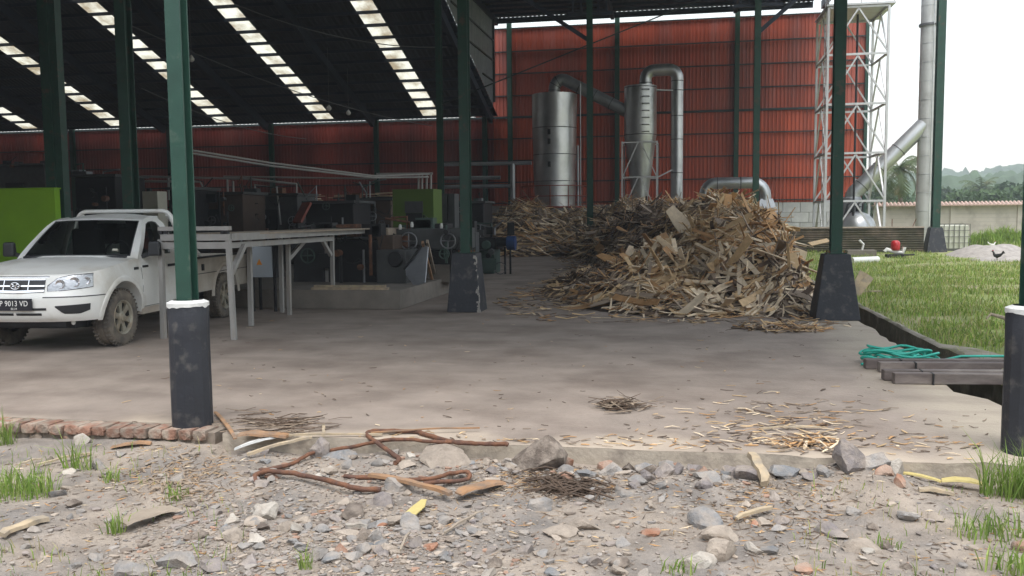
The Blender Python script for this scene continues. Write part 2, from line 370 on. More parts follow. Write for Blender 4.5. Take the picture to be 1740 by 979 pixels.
# floor material: bare pale strip by the front edge, dark traffic stains inside
def floor_nodes():
    m = MATS['floor']; N = m.node_tree.nodes; L = m.node_tree.links; b = N['Principled BSDF']
    src = b.inputs['Base Color'].links[0].from_socket
    ge = N.new('ShaderNodeNewGeometry'); s = N.new('ShaderNodeSeparateXYZ'); L.new(ge.outputs['Position'], s.inputs[0])
    t = N.new('ShaderNodeTexNoise'); t.inputs['Scale'].default_value = 1.3; t.inputs['Detail'].default_value = 7; L.new(ge.outputs['Position'], t.inputs['Vector'])
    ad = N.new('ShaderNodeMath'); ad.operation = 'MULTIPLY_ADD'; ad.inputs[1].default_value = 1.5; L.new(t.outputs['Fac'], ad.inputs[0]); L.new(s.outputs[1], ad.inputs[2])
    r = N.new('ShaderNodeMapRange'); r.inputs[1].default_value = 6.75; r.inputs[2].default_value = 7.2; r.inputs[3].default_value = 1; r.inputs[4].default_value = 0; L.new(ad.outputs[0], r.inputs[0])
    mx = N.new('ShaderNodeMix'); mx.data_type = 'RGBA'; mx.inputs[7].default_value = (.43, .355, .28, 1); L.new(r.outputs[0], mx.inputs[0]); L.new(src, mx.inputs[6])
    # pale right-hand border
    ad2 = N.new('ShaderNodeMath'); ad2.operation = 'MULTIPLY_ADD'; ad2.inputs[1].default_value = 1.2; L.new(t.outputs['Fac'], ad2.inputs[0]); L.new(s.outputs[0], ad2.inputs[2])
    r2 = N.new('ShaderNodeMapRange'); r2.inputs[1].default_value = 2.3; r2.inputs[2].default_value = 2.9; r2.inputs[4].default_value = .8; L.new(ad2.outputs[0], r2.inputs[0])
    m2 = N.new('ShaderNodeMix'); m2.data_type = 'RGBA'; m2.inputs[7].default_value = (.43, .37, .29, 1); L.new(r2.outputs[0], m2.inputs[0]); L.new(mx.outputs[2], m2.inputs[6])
    # streaks of swept dust along x
    mp = N.new('ShaderNodeMapping'); mp.inputs['Scale'].default_value = (.55, 1.5, 1); L.new(ge.outputs['Position'], mp.inputs[0])
    t3 = N.new('ShaderNodeTexNoise'); t3.inputs['Scale'].default_value = 1.6; t3.inputs['Detail'].default_value = 8; L.new(mp.outputs[0], t3.inputs['Vector'])
    r3 = N.new('ShaderNodeMapRange'); r3.inputs[1].default_value = .5; r3.inputs[2].default_value = .72; r3.inputs[4].default_value = .38; L.new(t3.outputs['Fac'], r3.inputs[0])
    m3 = N.new('ShaderNodeMix'); m3.data_type = 'RGBA'; m3.inputs[7].default_value = (.13, .098, .08, 1); L.new(r3.outputs[0], m3.inputs[0]); L.new(m2.outputs[2], m3.inputs[6])
    L.new(m3.outputs[2], b.inputs['Base Color'])
floor_nodes()

# ditch beside the floor with a mossy kerb
DX0, DX1 = 2.62, 3.12
d = MB().b2((DX0-.02, 4, -.6), (DX1+.1, 36, -.44)).build('ditch_floor', 'moss'); tag(d, 'wet dark bottom of the drain ditch', 'ditch', kind='structure')
k = MB()
ys = [6.3]
while ys[-1] < 36: ys.append(ys[-1]+rnd.uniform(.15, .4))
def kx(y): return DX1 - .10*max(0, min(1, (y-10.5)/.5)) + .04*nz(0, y, 2., 8.) + (.06 if y < 9.8 else 0)
kw = lambda y: .09+.03*nz(4, y, 1.5) if y > 11.1 else .42+.1*nz(4, y, 1.5)
prof = lambda y: [(kx(y)-.02, -.6), (kx(y)+.02*nz(1, y, 4.), -.25), (kx(y), .03+.03*nz(2, y, 3.)), (kx(y)+.03, .05+.02*nz(3, y, 3.)), (kx(y)+kw(y), .04), (kx(y)+kw(y)+.05, -.2)]
P_ = [[(a, y, b) for a, b in prof(y)] for y in ys]
k.add([p for r_ in P_ for p in r_], [(i*6+j, i*6+j+1, i*6+j+7, i*6+j+6) for i in range(len(ys)-1) for j in range(5)])
kb = k.build('ditch_kerb', 'moss', smooth=50); kb.data.materials.append(MATS['kerb'])
for p in kb.data.polygons:
    if p.normal.z > .6 or p.normal.z < -.6: p.material_index = 1
tag(kb, 'mossy concrete kerb along the drain ditch', 'kerb', kind='structure')

def fld(x, y):
    z = -.03 + .05*nz(x, y, .35, 4.) + .03*nz(x, y, 1.1, 2.)
    if x < 4.2 and y < 11.1: z = min(z, -.01) + .05*(x-4.2)*.5
    return z + (.10*max(0, (y-30)/8) if y > 30 else 0)
m = MB().grid(lambda x, y: (x, y, fld(x, y)), axis(3.1, 90, 3.1, 14, .35), axis(6.25, 140, 6.25, 48, .45)); o = m.build('grass_field', 'field_soil', smooth='all', fix=False)
tag(o, 'grassy yard beside the shed', 'field', kind='structure')

# grass blades
def blades(spots, hrange, wrange, tints, seed, lean=.5):
    rg = np.random.RandomState(seed); n = len(spots); P = np.array(spots, dtype=float)
    a = rg.uniform(0, 2*np.pi, n); h = rg.uniform(*hrange, n)*np.clip(rg.normal(1, .25, n), .4, 1.8); wd = rg.uniform(*wrange, n); ln = rg.uniform(.1, lean, n)*h; b = rg.uniform(0, 2*np.pi, n)
    dx, dy = np.cos(a)*wd/2, np.sin(a)*wd/2; lx, ly = np.cos(b)*ln, np.sin(b)*ln; Z = np.zeros(n)
    p0 = P + np.stack([-dx, -dy, Z-.02], 1); p1 = P + np.stack([dx, dy, Z-.02], 1)
    mid = P + np.stack([lx*.35, ly*.35, h*.6], 1); dm = np.stack([dx, dy, Z], 1)*.75
    tip = P + np.stack([lx, ly, h*(1-.3*(ln/h)**2)], 1)
    vs = np.stack([p0, p1, mid-dm, mid+dm, tip], 1).reshape(-1, 3)
    base = np.arange(n)*5
    m = MB(); m.v = [tuple(q) for q in vs.tolist()]
    q4 = np.stack([base, base+1, base+3, base+2], 1).tolist(); t3 = np.stack([base+2, base+3, base+4], 1).tolist()
    m.f = [tuple(q) for q in q4] + [tuple(q) for q in t3]
    T = np.array(tints); c = T[rg.randint(0, len(T), n)]*rg.uniform(.75, 1.25, (n, 1)); c = np.repeat(c, 5, 0); m.tint = np.hstack([c, np.ones((len(c), 1))])
    return m
GT = [(.23, .335, .06), (.18, .29, .05), (.29, .38, .08), (.37, .40, .12), (.15, .23, .045), (.42, .38, .18)]
rg = np.random.RandomState(3); sp = []
while len(sp) < 90000:
    y = 8.2 + 29.5*rg.rand()**1.25; x = 3.16 + (y*.62)*rg.rand()**.9
    bare = nz(x, y, .8, 6.)
    if y < 11.6 and x < 4.3 + .4*nz(0, y, .9) and rg.rand() < .8: continue
    if bare < -.10 and rg.rand() < .72: continue
    if y > 30.2 and x > 9.4 + .6*nz(x, y, .7): continue
    sp.append((x, y, fld(x, y)))
o = blades(sp, (.05, .14), (.009, .022), GT, 5, 1.1).build('grass', 'grass', fix=False); tag(o, 'tall bright green grass of the yard', 'grass', kind='stuff')

# ------------------------------------------------------------------ the open shed
shed = thing('open_shed', 'large open steel shed with green columns and dark roof over the concrete floor', 'shed', (-3.7, 14.2, 0))
def column(u, v, h, fw, dp, m, pl=None, z0=0.):
    """I-section post; pl: 'pyramid' or 'drum' footing"""
    t = .014 if fw < .2 else .02
    b = MB(); zb = .98 if pl else z0
    b.b2((u-fw/2, v-dp/2, zb), (u+fw/2, v-dp/2+t, h)); b.b2((u-fw/2, v+dp/2-t, zb), (u+fw/2, v+dp/2, h)); b.b2((u-t/2, v-dp/2+t, zb), (u+t/2, v+dp/2-t, h))
    c = b.build('column', m, shed)
    return c
PL = {(-3.6, 15): (.58, .72), (2.4, 14): (.66, .58), (-3.7, 37): (.6, .62), (3.0, 37): (.7, .6), (9.7, 36): (.76, .58)}
def footing(c, u, v, kind):
    q = MB()
    if kind == 'pyramid':
        bw_, tp_ = PL[(round(u, 1), round(v))]; q.box((u, v, .5), (bw_, bw_, 1.0), taper=(tp_, tp_)); p = bev(q.build('plinth', 'plinth_paint', c), .012)
    else:
        pr = [(.156, -.12), (.157, .3), (.154, .7), (.158, .965), (.15, .99), (.05, 1.0)]
        q.lathe(pr, (u, v, 0), 14); p = q.build('plinth', 'plinth_paint', c, smooth=25)
        s = MB(); n = 40; a = np.linspace(0, 2*math.pi, n, endpoint=False)
        lo = [(.1895, .972 - .03*abs(nz(math.cos(t)*2, math.sin(t)*2, 1.7)) - .012) for t in a]
        vs = [(u+math.cos(t)*.1605, v+math.sin(t)*.1605, l[1]) for t, l in zip(a, lo)] + [(u+math.cos(t)*.1595, v+math.sin(t)*.1595, .985) for t in a] + [(u+math.cos(t)*.115, v+math.sin(t)*.115, 1.004) for t in a]
        s.add(vs, [(i, (i+1) % n, n+(i+1) % n, n+i) for i in range(n)]+[(n+i, n+(i+1) % n, 2*n+(i+1) % n, 2*n+i) for i in range(n)]); s.build('paint_rim', 'white_splash', c, smooth=True)
    return p
cols = [(-3.80, 6.28, .125, .115, 'green_front', 'drum'), (2.33, 6.40, .125, .115, 'green_front', 'drum'),
        (-3.60, 14.72, .165, .18, 'green_paint', 'pyramid'), (2.37, 14.2, .165, .18, 'green_paint', 'pyramid'), (-9.72, 14.35, .2, .22, 'green_paint', None),
        (-3.68, 37.0, .24, .26, 'green_paint', 'pyramid'), (3.04, 36.9, .24, .26, 'green_paint', 'pyramid'), (9.72, 36.4, .28, .3, 'green_paint', 'pyramid'), (-10.15, 37.0, .24, .26, 'green_paint', None)]
for u, v, fw, dp, m_, pl in cols:
    c = column(u, v, (12.5 if (v > 36 and u > -9) else roof_h(v)-.35) if u < 9 else 13.5, fw, dp, m_, pl)
    if pl:
        footing(c, u, v, pl); hw = max(fw, dp)/2+.05; z_ = 1.003
        if pl == 'drum': continue
        MB().b2((u-hw, v-hw, z_), (u+hw, v+hw, z_+.014)).build('base_plate', m_, c)
        for a_ in (-1, 1):
            for b_ in (-1, 1): MB().lathe([(.014, z_+.014), (.014, z_+.034), (.008, z_+.05)], (u+a_*(hw-.03), v+b_*(hw-.03), 0), 6).build('bolt', 'rust', c)
    if pl == 'pyramid' and v < 20: pass
# chips of bare concrete down the corner of the middle plinth
ch = MB(); rc = random.Random(4)
for i in range(46):
    t = rc.random()**1.4; hw = .29-(.29-.209)*t; cx = -3.60 + hw + .001; cy = 14.72 - hw - .001
    side = rc.random() < .55; l = rc.uniform(.01, .05); q = rc.uniform(.012, .055)
    if side: ch.box((cx-l/2, cy-.001, t), (l, .006, q), M=Matrix.Rotation(R(-5), 3, 'X') @ Matrix.Rotation(rc.uniform(-.5, .5), 3, 'Y'))
    else: ch.box((cx+.001, cy+l/2, t), (.006, l*1.6, q), M=Matrix.Rotation(R(-5), 3, 'Y') @ Matrix.Rotation(rc.uniform(-.5, .5), 3, 'X'))
ch.build('paint_chips', 'plinth_chip', [c for c in shed.children if c.name.startswith('column')][2])
# the double post at the lime wall
b = MB().b2((-11.92, 14.95, 0), (-11.72, 14.99, roof_h(15)-.35)).b2((-11.88, 14.99, 0), (-11.58, 15.17, roof_h(15)-.35))
b.build('column', 'green_paint', shed)
# rafters
def rafter(u, v0, v1):
    b = MB(); vs = [v0] + ([ROOF_RIDGE] if v0 < ROOF_RIDGE < v1 else []) + [v1]
    for a, c in zip(vs[:-1], vs[1:]): b.bar((u, a, roof_h(a)-.42), (u, c, roof_h(c)-.42), .2, .42)
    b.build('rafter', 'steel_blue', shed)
for u in (-44.9, -38.0, -31.2, -24.4, -17.7, -10.6): rafter(u, 6.5, 49.7)
for u in (-3.66, 2.9): rafter(u, 6.5, TALL_V0)
for u in (-10.2, -3.66, 2.9, 7.4): MB().b2((u-.1, TALL_V0, TALL_H-.42), (u+.1, TALL_V1-.1, TALL_H-.02)).build('rafter', 'steel_blue', shed)
v = TALL_V0+.5
while v < TALL_V1: MB().box(((TALL_X1-10.3)/2, v, TALL_H-.09), (TALL_X1+10.3, .07, .14)).build('purlin', 'steel_blue', shed); v += 1.05
# purlins
v = 6.7
while v < 50:
    x1 = 5.9 if v < TALL_V0 else -10.3
    MB().box(((x1-47)/2, v, roof_h(v)-.11), (x1+47, .07, .15)).build('purlin', 'steel_blue', shed); v += 1.05
# roof sheets with translucent strips between
strips = [-14.15, -20.7, -27.2, -34.4, -40.65]
edges = [-47.] + sorted([s_-.52 for s_ in strips]+[s_+.52 for s_ in strips]) + [-10.3]
def sheet(x0, x1, v0, v1, th=.03):
    b = MB(); h0, h1 = roof_h(v0), roof_h(v1); nr = max(1, int((x1-x0)/.26)); xs = np.linspace(x0, x1, nr*4+1)
    zz = [0 if i % 4 in (0, 1) else .035 for i in range(len(xs))]
    b.grid(lambda i, q: (xs[int(i)], v0+(v1-v0)*q, h0+(h1-h0)*q+.0+zz[int(i)]), range(len(xs)), (0, 1)); return b
roofparts = []
for i in range(0, len(edges), 2):
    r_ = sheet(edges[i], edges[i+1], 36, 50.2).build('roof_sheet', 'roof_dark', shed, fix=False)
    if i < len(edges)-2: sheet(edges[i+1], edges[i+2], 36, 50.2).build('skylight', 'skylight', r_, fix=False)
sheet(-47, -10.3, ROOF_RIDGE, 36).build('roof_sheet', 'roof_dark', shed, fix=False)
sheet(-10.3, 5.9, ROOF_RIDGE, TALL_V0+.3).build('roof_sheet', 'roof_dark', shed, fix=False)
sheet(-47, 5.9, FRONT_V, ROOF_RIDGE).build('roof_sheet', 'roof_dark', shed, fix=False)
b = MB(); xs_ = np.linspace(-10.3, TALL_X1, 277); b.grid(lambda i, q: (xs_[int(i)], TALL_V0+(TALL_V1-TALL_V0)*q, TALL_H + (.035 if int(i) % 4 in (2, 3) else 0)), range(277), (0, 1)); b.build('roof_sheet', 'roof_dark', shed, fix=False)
MB().prism([(-47, ROOF_RIDGE-.4, roof_h(ROOF_RIDGE)-.08), (-47, ROOF_RIDGE, roof_h(ROOF_RIDGE)+.08), (-47, ROOF_RIDGE+.4, roof_h(ROOF_RIDGE)-.08)], (52.9, 0, 0)).build('ridge_cap', 'roof_dark', shed)
# eave beam, knee braces at the rear row
MB().box(((TALL_X1-10.3)/2, TALL_V1-.05, TALL_H-.16), (TALL_X1+10.3, .1, .3)).build('eave_beam', 'steel_blue', shed)
for u, du in ((-3.68, -5.2), (3.05, 4.2)):
    MB().bar((u, 37.0, 8.8), (u+du, 37.0, 12.4), .12, .16).build('knee_brace', 'steel_blue', shed)
for u in (-3.68, 3.05):
    for k_ in range(5): MB().bar((u-.7+.35*k_, 37.05, 9.95), (u-.7+.35*k_, 37.05, 12.4), .06, .08).build('truss_web', 'steel_blue', shed)
    MB().box((u, 37.05, 9.9), (1.9, .12, .14)).build('truss_chord', 'steel_blue', shed)
MB().bar((-10.15, 37, 6.4), (5.7, 38.6, 12.3), .05, .05).build('tie_rod', 'girt', shed)
# left end wall of the shed, outside the view
MB().box((-47.1, 28, 6), (.1, 45, 12)).build('end_wall', 'red_sheet', shed)
MB().b2((-47, 6.55, 0), (-13.5, 6.65, 6.1)).build('front_wall', 'red_sheet', shed)  # unseen closed stretch of front, added to darken the left interior
# unseen warehouse-like block added behind the viewer to keep low sky from the shed
nb = thing('neighbouring_warehouse', 'unseen long grey block added behind the viewer to shade the shed', 'warehouse', (-15, -20, 0))
MB().b2((-75, -34, -.6), (35, -20, 10.5)).build('wall', 'grey_sheet', nb)
MB().prism([(-76, -35, 10.52), (-76, -19, 10.52), (-76, -27, 13.5)], (112, 0, 0)).build('roof', 'roof_dark', nb)
for x_ in range(-66, 30, 16):
    MB().b2((x_, -20, -.5), (x_+5, -19.94, 4.6)).build('door', 'dark_steel', nb)
    for k_ in (6.5, 9.5): MB().b2((x_+k_, -20, 4.2), (x_+k_+1.8, -19.95, 5.6)).build('window', 'black', nb)
# grey cladding that closes the step beside the low roof
gc = thing('side_cladding', 'grey corrugated cladding rising above the end of the low dark roof', 'cladding', (-10.2, 45, 8))
def cl_top(v): return 12.72
y = 35.2
while y < 48.2:
    y1 = min(48.2, y+.92); b = MB(); n = 12; xs = np.linspace(y, y1, n)
    b.grid(lambda i, q: (-10.18 + (.03 if int(i) % 4 in (1, 2) else 0), xs[int(i)], (roof_h(xs[int(i)])-.3)*(1-q) + cl_top(xs[int(i)])*q), range(n), (0, 1)); b.build('cladding_sheet', 'grey_sheet', gc, fix=False); y = y1
for v_, h_ in ((44.6, 0), (46.6, 0)): pass
for z in (9.0, 10.1, 11.2): 
    va = max(35.5, 50-(z-ROOF_E)/ROOF_S+.1); MB().b2((-10.13, va, z), (-10.08, 48.2, z+.08)).build('cladding_rail', 'girt', gc)
for v_ in (48.2,): MB().b2((-10.25, v_, 7.9), (-10.05, v_+.14, 12.4)).build('corner_post', 'girt', gc)

# ------------------------------------------------------------------ red rear wall
rw = thing('red_wall', 'high red corrugated sheet wall closing the back of the shed', 'wall', (-15, 50.5, 0))
WY, WX1 = 50.5, 9.75
def wall_sheet(z0, z1, width):
    b = MB(); n = 5; per = width/n; xs = []; ys = []
    for i in range(n):
        for q, dy in ((0, 0), (.55, 0), (.65, -.035), (.9, -.035)): xs.append((i+q)*per); ys.append(dy)
    xs.append(width); ys.append(0)
    b.grid(lambda i, q: (xs[int(i)], ys[int(i)], z0+(z1-z0)*q), range(len(xs)), (0, 1)); return b.data('wall_sheet', fix=False)
SW = 1.02
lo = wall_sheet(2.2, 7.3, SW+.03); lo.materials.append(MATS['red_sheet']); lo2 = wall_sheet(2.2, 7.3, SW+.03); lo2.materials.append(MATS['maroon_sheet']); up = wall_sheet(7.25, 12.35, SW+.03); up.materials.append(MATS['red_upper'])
x = WX1 - SW
while x > -48:
    for me, dy in ((lo, 0.), (up, -.012)):
        if me is up and x < -12.2: continue
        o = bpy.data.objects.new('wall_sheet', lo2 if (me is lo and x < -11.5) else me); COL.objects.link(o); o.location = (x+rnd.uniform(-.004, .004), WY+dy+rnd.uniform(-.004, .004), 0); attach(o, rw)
    x -= SW
for i, z in enumerate((2.35, 3.55, 4.8, 6.05, 7.28, 8.5, 9.75, 11.0, 12.3)):
    x0 = -48 if z < 7.5 else -11.2
    MB().box(((x0+WX1)/2, WY-.10, z), (WX1-x0, .10, .06 if i != 4 else .12)).build('girt', 'girt', rw)
for u in (3.07, -3.45, -9.6, -11.1, -17.7, -24.4, -31.2, -38.): MB().box((u, WY-.27, (12.6 if u > -10 else 7.6)/2), (.26, .24, 12.6 if u > -10 else 7.6)).build('wall_column', 'green_paint', rw)
MB().box((WX1+.05, WY-.1, 6.2), (.16, .3, 12.4)).build('wall_column', 'green_paint', rw)
# block base
MB().b2((-48, WY+.02, -.2), (WX1, WY+.2, 2.2)).build('block_base', 'mortar', rw)
bw, bh = .92, .56
mb_ = MB().box((0, 0, 0), (bw-.025, .14, bh-.022)).data('block'); mb_.materials.append(MATS['block'])
for r_ in range(4):
    x = WX1 - bw/2 - (bw/2 if r_ % 2 else 0)
    while x > 1.5:
        o = bpy.data.objects.new('block', mb_); COL.objects.link(o); o.location = (x, WY+.0+rnd.uniform(-.006, .006), r_*bh+bh/2-.03); attach(o, rw); x -= bw

# ------------------------------------------------------------------ tanks and ducts before the red wall
def Vp(x, y, v): return V3(V(x, y, v))
def seams(par, prof_r, c, hs, m_='seam', nm='seam_ring', th=.02, n=36, axis='Z', t2=.018):
    for h in hs: MB().lathe([(prof_r(h)+.002, h-th), (prof_r(h)+t2, h-th/2), (prof_r(h)+t2, h+th/2), (prof_r(h)+.002, h+th)], c, n, axis, False).build(nm, m_, par)
def collar(par, p, d, r_, n=18): MB().tube([p-d*.02, p+d*.02], r_, n).build('flange', 'seam', par)
SV = 43.6
sx = V(942, 160, SV)[0]
silo = thing('dust_silo', 'fat silver cylinder tank with dented sheet skin and red railing at its foot', 'silo', (sx, SV, 0))
pr = lambda h: np.interp(h, [0, 1.7, 1.75, 2.1, 4.2, 7.4, 7.55], [1.22, 1.22, 1.0, 1.0, 1.06, 1.12, 1.12])
b = MB(); hs_ = np.concatenate([np.linspace(2.0, 7.55, 24)]); n = 40; k0 = len(b.v)
for h in hs_:
    for j in range(n):
        a = 2*math.pi*j/n; r_ = pr(h) + .028*nz(a*1.3, h*.9, 1., 3.)*(1 if h < 7 else .3); b.v.append((sx+r_*math.cos(a), SV+r_*math.sin(a), h))
for i in range(len(hs_)-1):
    for j in range(n): a = i*n+j; c = i*n+(j+1) % n; b.f.append((a, c, c+n, a+n))
b.f.append(tuple((len(hs_)-1)*n+j for j in range(n))); b.build('tank_shell', 'galv', silo, smooth=40)
seams(silo, pr, (sx, SV, 0), (3.3, 4.6, 5.9))
MB().lathe([(1.25, 0), (1.25, 1.72), (1.0, 1.74)], (sx, SV, 0), 36).build('base_drum', 'galv_dull', silo, smooth=True)
b = MB().lathe([(1.02, 1.98), (1.75, 1.98), (1.75, 2.06), (1.02, 2.06)], (sx, SV, 0), 24, caps=False); b.build('platform', 'rust_red', silo)
b = MB()
for j in range(12):
    a = 2*math.pi*j/12; b.tube([(sx+1.7*math.cos(a), SV+1.7*math.sin(a), 2.06), (sx+1.7*math.cos(a), SV+1.7*math.sin(a), 3.05)], .025, 6)
for h in (2.55, 3.05): b.tube([(sx+1.7*math.cos(a), SV+1.7*math.sin(a), h) for a in np.linspace(0, 2*math.pi, 25)], .025, 6)
b.build('railing', 'rust_red', silo)
for h in (4.0, 5.1, 5.55): 
    q = Vp(933, 250, SV-1.12); MB().box((q.x, SV-1.10, h+.1), (.14, .06, .26)).build('inspection_hatch', 'black', silo)
MB().tube([(sx+1.22, SV-.6, .6), (sx+1.22, SV-.6, 5.0)], .06, 8).build('level_pipe', 'galv_dull', silo)
MB().tube([(sx+1.34, SV-.5, .6), (sx+1.34, SV-.5, 8.0)], .03, 6).build('vent_pipe', 'galv_dull', silo)

CV = 43.4; cxx = V(1088, 200, CV)[0]
du = thing('transfer_duct', 'sloping grey duct from the fat silver tank top to the tall cyclone', 'duct', (sx, SV, 7.5))
p0 = Vp(942, 160, SV); 
path = [V3((p0.x, SV, 7.4)), V3((p0.x, SV, 7.75))] + [V3((p0.x+.42-.42*math.cos(a), SV, 7.8+.48*math.sin(a))) for a in np.linspace(.2, 1.75, 7)]
end = Vp(1062, 190, CV); path += [V3((end.x+.1, CV, end.z))]
MB().tube(path, .29, 18).build('duct_pipe', 'galv_dull', du, smooth=50)
for t in (.25, .5, .75): collar(du, path[-2].lerp(path[-1], t), (path[-1]-path[-2]).normalized(), .31)
for i in (1, 3, 5): collar(du, path[i], (path[i+1]-path[i]).normalized(), .305)

cyc = thing('cyclone', 'tall silver cyclone with long cone and rung ladder on its front', 'cyclone', (cxx, CV, 0))
MB().lathe([(.3, 1.2), (.3, 1.8), (.77, 5.35), (.78, 5.4), (.78, 7.78), (.1, 7.85)], (cxx, CV, 0), 40).build('cone_shell', 'galv', cyc, smooth=30)
seams(cyc, lambda h: .78, (cxx, CV, 0), (5.45, 7.7))
b = MB()
for i in range(7):
    z = 5.55+.33*i; b.tube([(cxx+.12, CV-.76, z), (cxx+.13, CV-.9, z), (cxx+.45, CV-.85, z), (cxx+.44, CV-.62, z)], .02, 6)
b.build('ladder_rung', 'dark_steel', cyc)
fr = thing('cyclone_stand', 'silver angle frame with crossed braces around the cyclone cone', 'frame', (cxx, CV, 0))
fw = .82
for a, c in ((-1, -1), (1, -1), (1, 1), (-1, 1)): MB().box((cxx+a*fw, CV+c*fw, 2.55), (.07, .07, 5.1)).build('leg', 'silver_paint', fr)
for z in (5.05, 3.4, 1.7):
    for a, c in (((-1, -1), (1, -1)), ((1, -1), (1, 1)), ((-1, 1), (1, 1)), ((-1, -1), (-1, 1))):
        MB().bar((cxx+a[0]*fw, CV+a[1]*fw, z), (cxx+c[0]*fw, CV+c[1]*fw, z), .06, .06).build('rail', 'silver_paint', fr)
for z0, z1 in ((3.4, 5.05), (1.7, 3.4)):
    for s_ in (-1, 1): MB().bar((cxx+s_*fw, CV-fw-.01, z0), (cxx+s_*.06, CV-fw-.01, z1), .05, .05).build('brace', 'silver_paint', fr)

ud = thing('overhead_duct', 'upside-down U duct from the cyclone top down behind the wood heap', 'duct', (V(1152, 300, CV)[0], CV, 0))
xa, xb = V(1097, 140, CV)[0], V(1151, 140, CV)[0]; zc = 7.95 ; rr = (xb-xa)/2
zt = V(1125, 119, CV)[2]
path = [(xa, CV, 7.7), (xa, CV, zt-.42)] + [(xa+.42-.42*math.cos(a), CV, zt-.42+.42*math.sin(a)) for a in np.linspace(.2, math.pi/2, 6)] + [(xb-.42+.42*math.sin(a), CV, zt-.42+.42*math.cos(a)) for a in np.linspace(0, math.pi/2-.2, 6)] + [(xb, CV, zt-.42), (xb, CV, 1.2)]
MB().tube(path, .29, 20).build('duct_pipe', 'galv', ud, smooth=50)
seams(ud, lambda h: .29, (xb, CV, 0), (zt-.55, zt-1.0, zt-2.2, 5.2, 3.6), nm='flange', n=20)
seams(ud, lambda h: .3, (xa, CV, 0), (7.93,), nm='flange', n=20, t2=.03)
for z0, z1 in ((7.55, 7.5), (3.35, 3.75)): MB().bar((cxx+.75, CV-.3, z0), (xb-.2, CV-.25, z1), .06, .06).build('strut', 'silver_paint', ud)

ld = thing('low_duct', 'low grey duct arching behind the crest of the wood heap', 'duct', (V(1250, 340, 42)[0], 42, 0))
xa, xb, zt = V(1198, 340, 42)[0], V(1300, 340, 42)[0], V(1250, 311, 42)[2]
path = [(xa, 42, .6), (xa, 42, zt-.5)] + [(xa+.5-.5*math.cos(a), 42, zt-.5+.5*math.sin(a)) for a in np.linspace(.2, math.pi/2, 6)] + [(xb-.6+.6*math.sin(a), 42, zt-.6+.6*math.cos(a)) for a in np.linspace(0, math.pi/2, 7)] + [(xb, 42, zt-.8)]
MB().tube(path, .27, 18).build('duct_pipe', 'galv', ld, smooth=50)
seams(ld, lambda h: .27, (0, 42, zt), (xa+.55, xa+1.6), nm='flange', n=18, axis='X', t2=.03)
MB().box((xb+.05, 42, zt-1.05), (.95, .8, .6), taper=(.58, .6)).build('hood', 'galv', ld)
MB().b2((xb-.5, 41.5, -.1), (xb+.6, 42.5, zt-1.35)).build('fan_casing', 'galv_dull', ld)

# ------------------------------------------------------------------ lattice tower, chimney, dome tank
TV, TD = 41.0, 3.2
tx0, tx1 = V(1402, 340, TV)[0], V(1503, 340, TV)[0]; tz = [V(1503, y_, TV)[2] for y_ in (341, 259, 175, 90, 9)]
tw = thing('lattice_tower', 'silver painted lattice tower with a platform on top behind the green column', 'tower', ((tx0+tx1)/2, TV+TD/2, 0))
corners = [(tx0, TV), (tx1, TV), (tx1, TV+TD), (tx0, TV+TD)]
for x_, y_ in corners: MB().box((x_, y_, tz[-1]/2), (.10, .10, tz[-1])).build('leg', 'silver_paint', tw)
lv = [0.05] + tz
for k_, z in enumerate(tz):
    for i in range(4):
        a, c = corners[i], corners[(i+1) % 4]; MB().bar((*a, z), (*c, z), .07, .09).build('rail', 'silver_paint', tw)
for z0, z1 in zip(lv[:-1], lv[1:]):
    for i in range(4):
        a, c = corners[i], corners[(i+1) % 4]; mid = ((a[0]+c[0])/2, (a[1]+c[1])/2)
        for e in (a, c): MB().bar((*e, z0+.05), (*mid, z1-.06), .065, .065).build('brace', 'silver_paint', tw)
MB().b2((tx0-.1, TV-.1, tz[-1]+.06), (tx1+.25, TV+TD+.1, tz[-1]+.14)).build('platform', 'silver_paint', tw)
b = MB()
for x_ in np.linspace(tx0, tx1+.2, 5): b.tube([(x_, TV, tz[-1]+.1), (x_, TV, tz[-1]+1.2)], .025, 6)
for z in (.65, 1.2): b.tube([(tx0, TV, tz[-1]+z), (tx1+.2, TV, tz[-1]+z)], .025, 6)
b.build('railing', 'silver_paint', tw)
b = MB(); lx = tx0-.06
for q in (-.2, .2): b.tube([(lx, TV+.4+q, .1), (lx, TV+.4+q, tz[-1]+1)], .02, 6)
z = .3
while z < tz[-1]+.9: b.tube([(lx, TV+.2, z), (lx, TV+.6, z)], .015, 5); z += .32
b.build('ladder', 'silver_paint', tw)
b = MB().tube([(tx0+1.5, TV+1.6, .4), (tx0+1.5, TV+1.6, tz[-1])], .05, 8); b.build('riser_pipe', 'dark_steel', tw)

HV = 44.0; hx = V(1572, 300, HV)[0]; hr = (V(1587, 300, HV)[0]-V(1558, 300, HV)[0])/2
chm = thing('chimney', 'tall grey sheet metal chimney pipe beside the tapered plinth column', 'chimney', (hx, HV, 0))
MB().lathe([(hr*1.04, 0), (hr, .6), (hr, 17)], (hx, HV, 0), 28).build('stack', 'chimney_sheet', chm, smooth=True)
seams(chm, lambda h: hr, (hx, HV, 0), np.arange(.8, 17, .85), 'galv', th=.012, n=28, t2=.012)
MB().lathe([(hr, 10.1), (hr+.08, 10.1), (hr+.08, 10.2), (hr, 10.2)], (hx, HV, 0), 28, caps=False).build('collar', 'seam', chm)
b = MB()
for z in np.arange(.6, 16.5, .33): b.bar((hx+.08, HV-hr-.1, z), (hx+.42, HV-hr+.02, z), .02, .02)
for q in ((.08, -.1), (.42, .02)): b.tube([(hx+q[0], HV-hr+q[1], .3), (hx+q[0], HV-hr+q[1], 16.5)], .018, 6)
b.build('ladder', 'galv', chm)
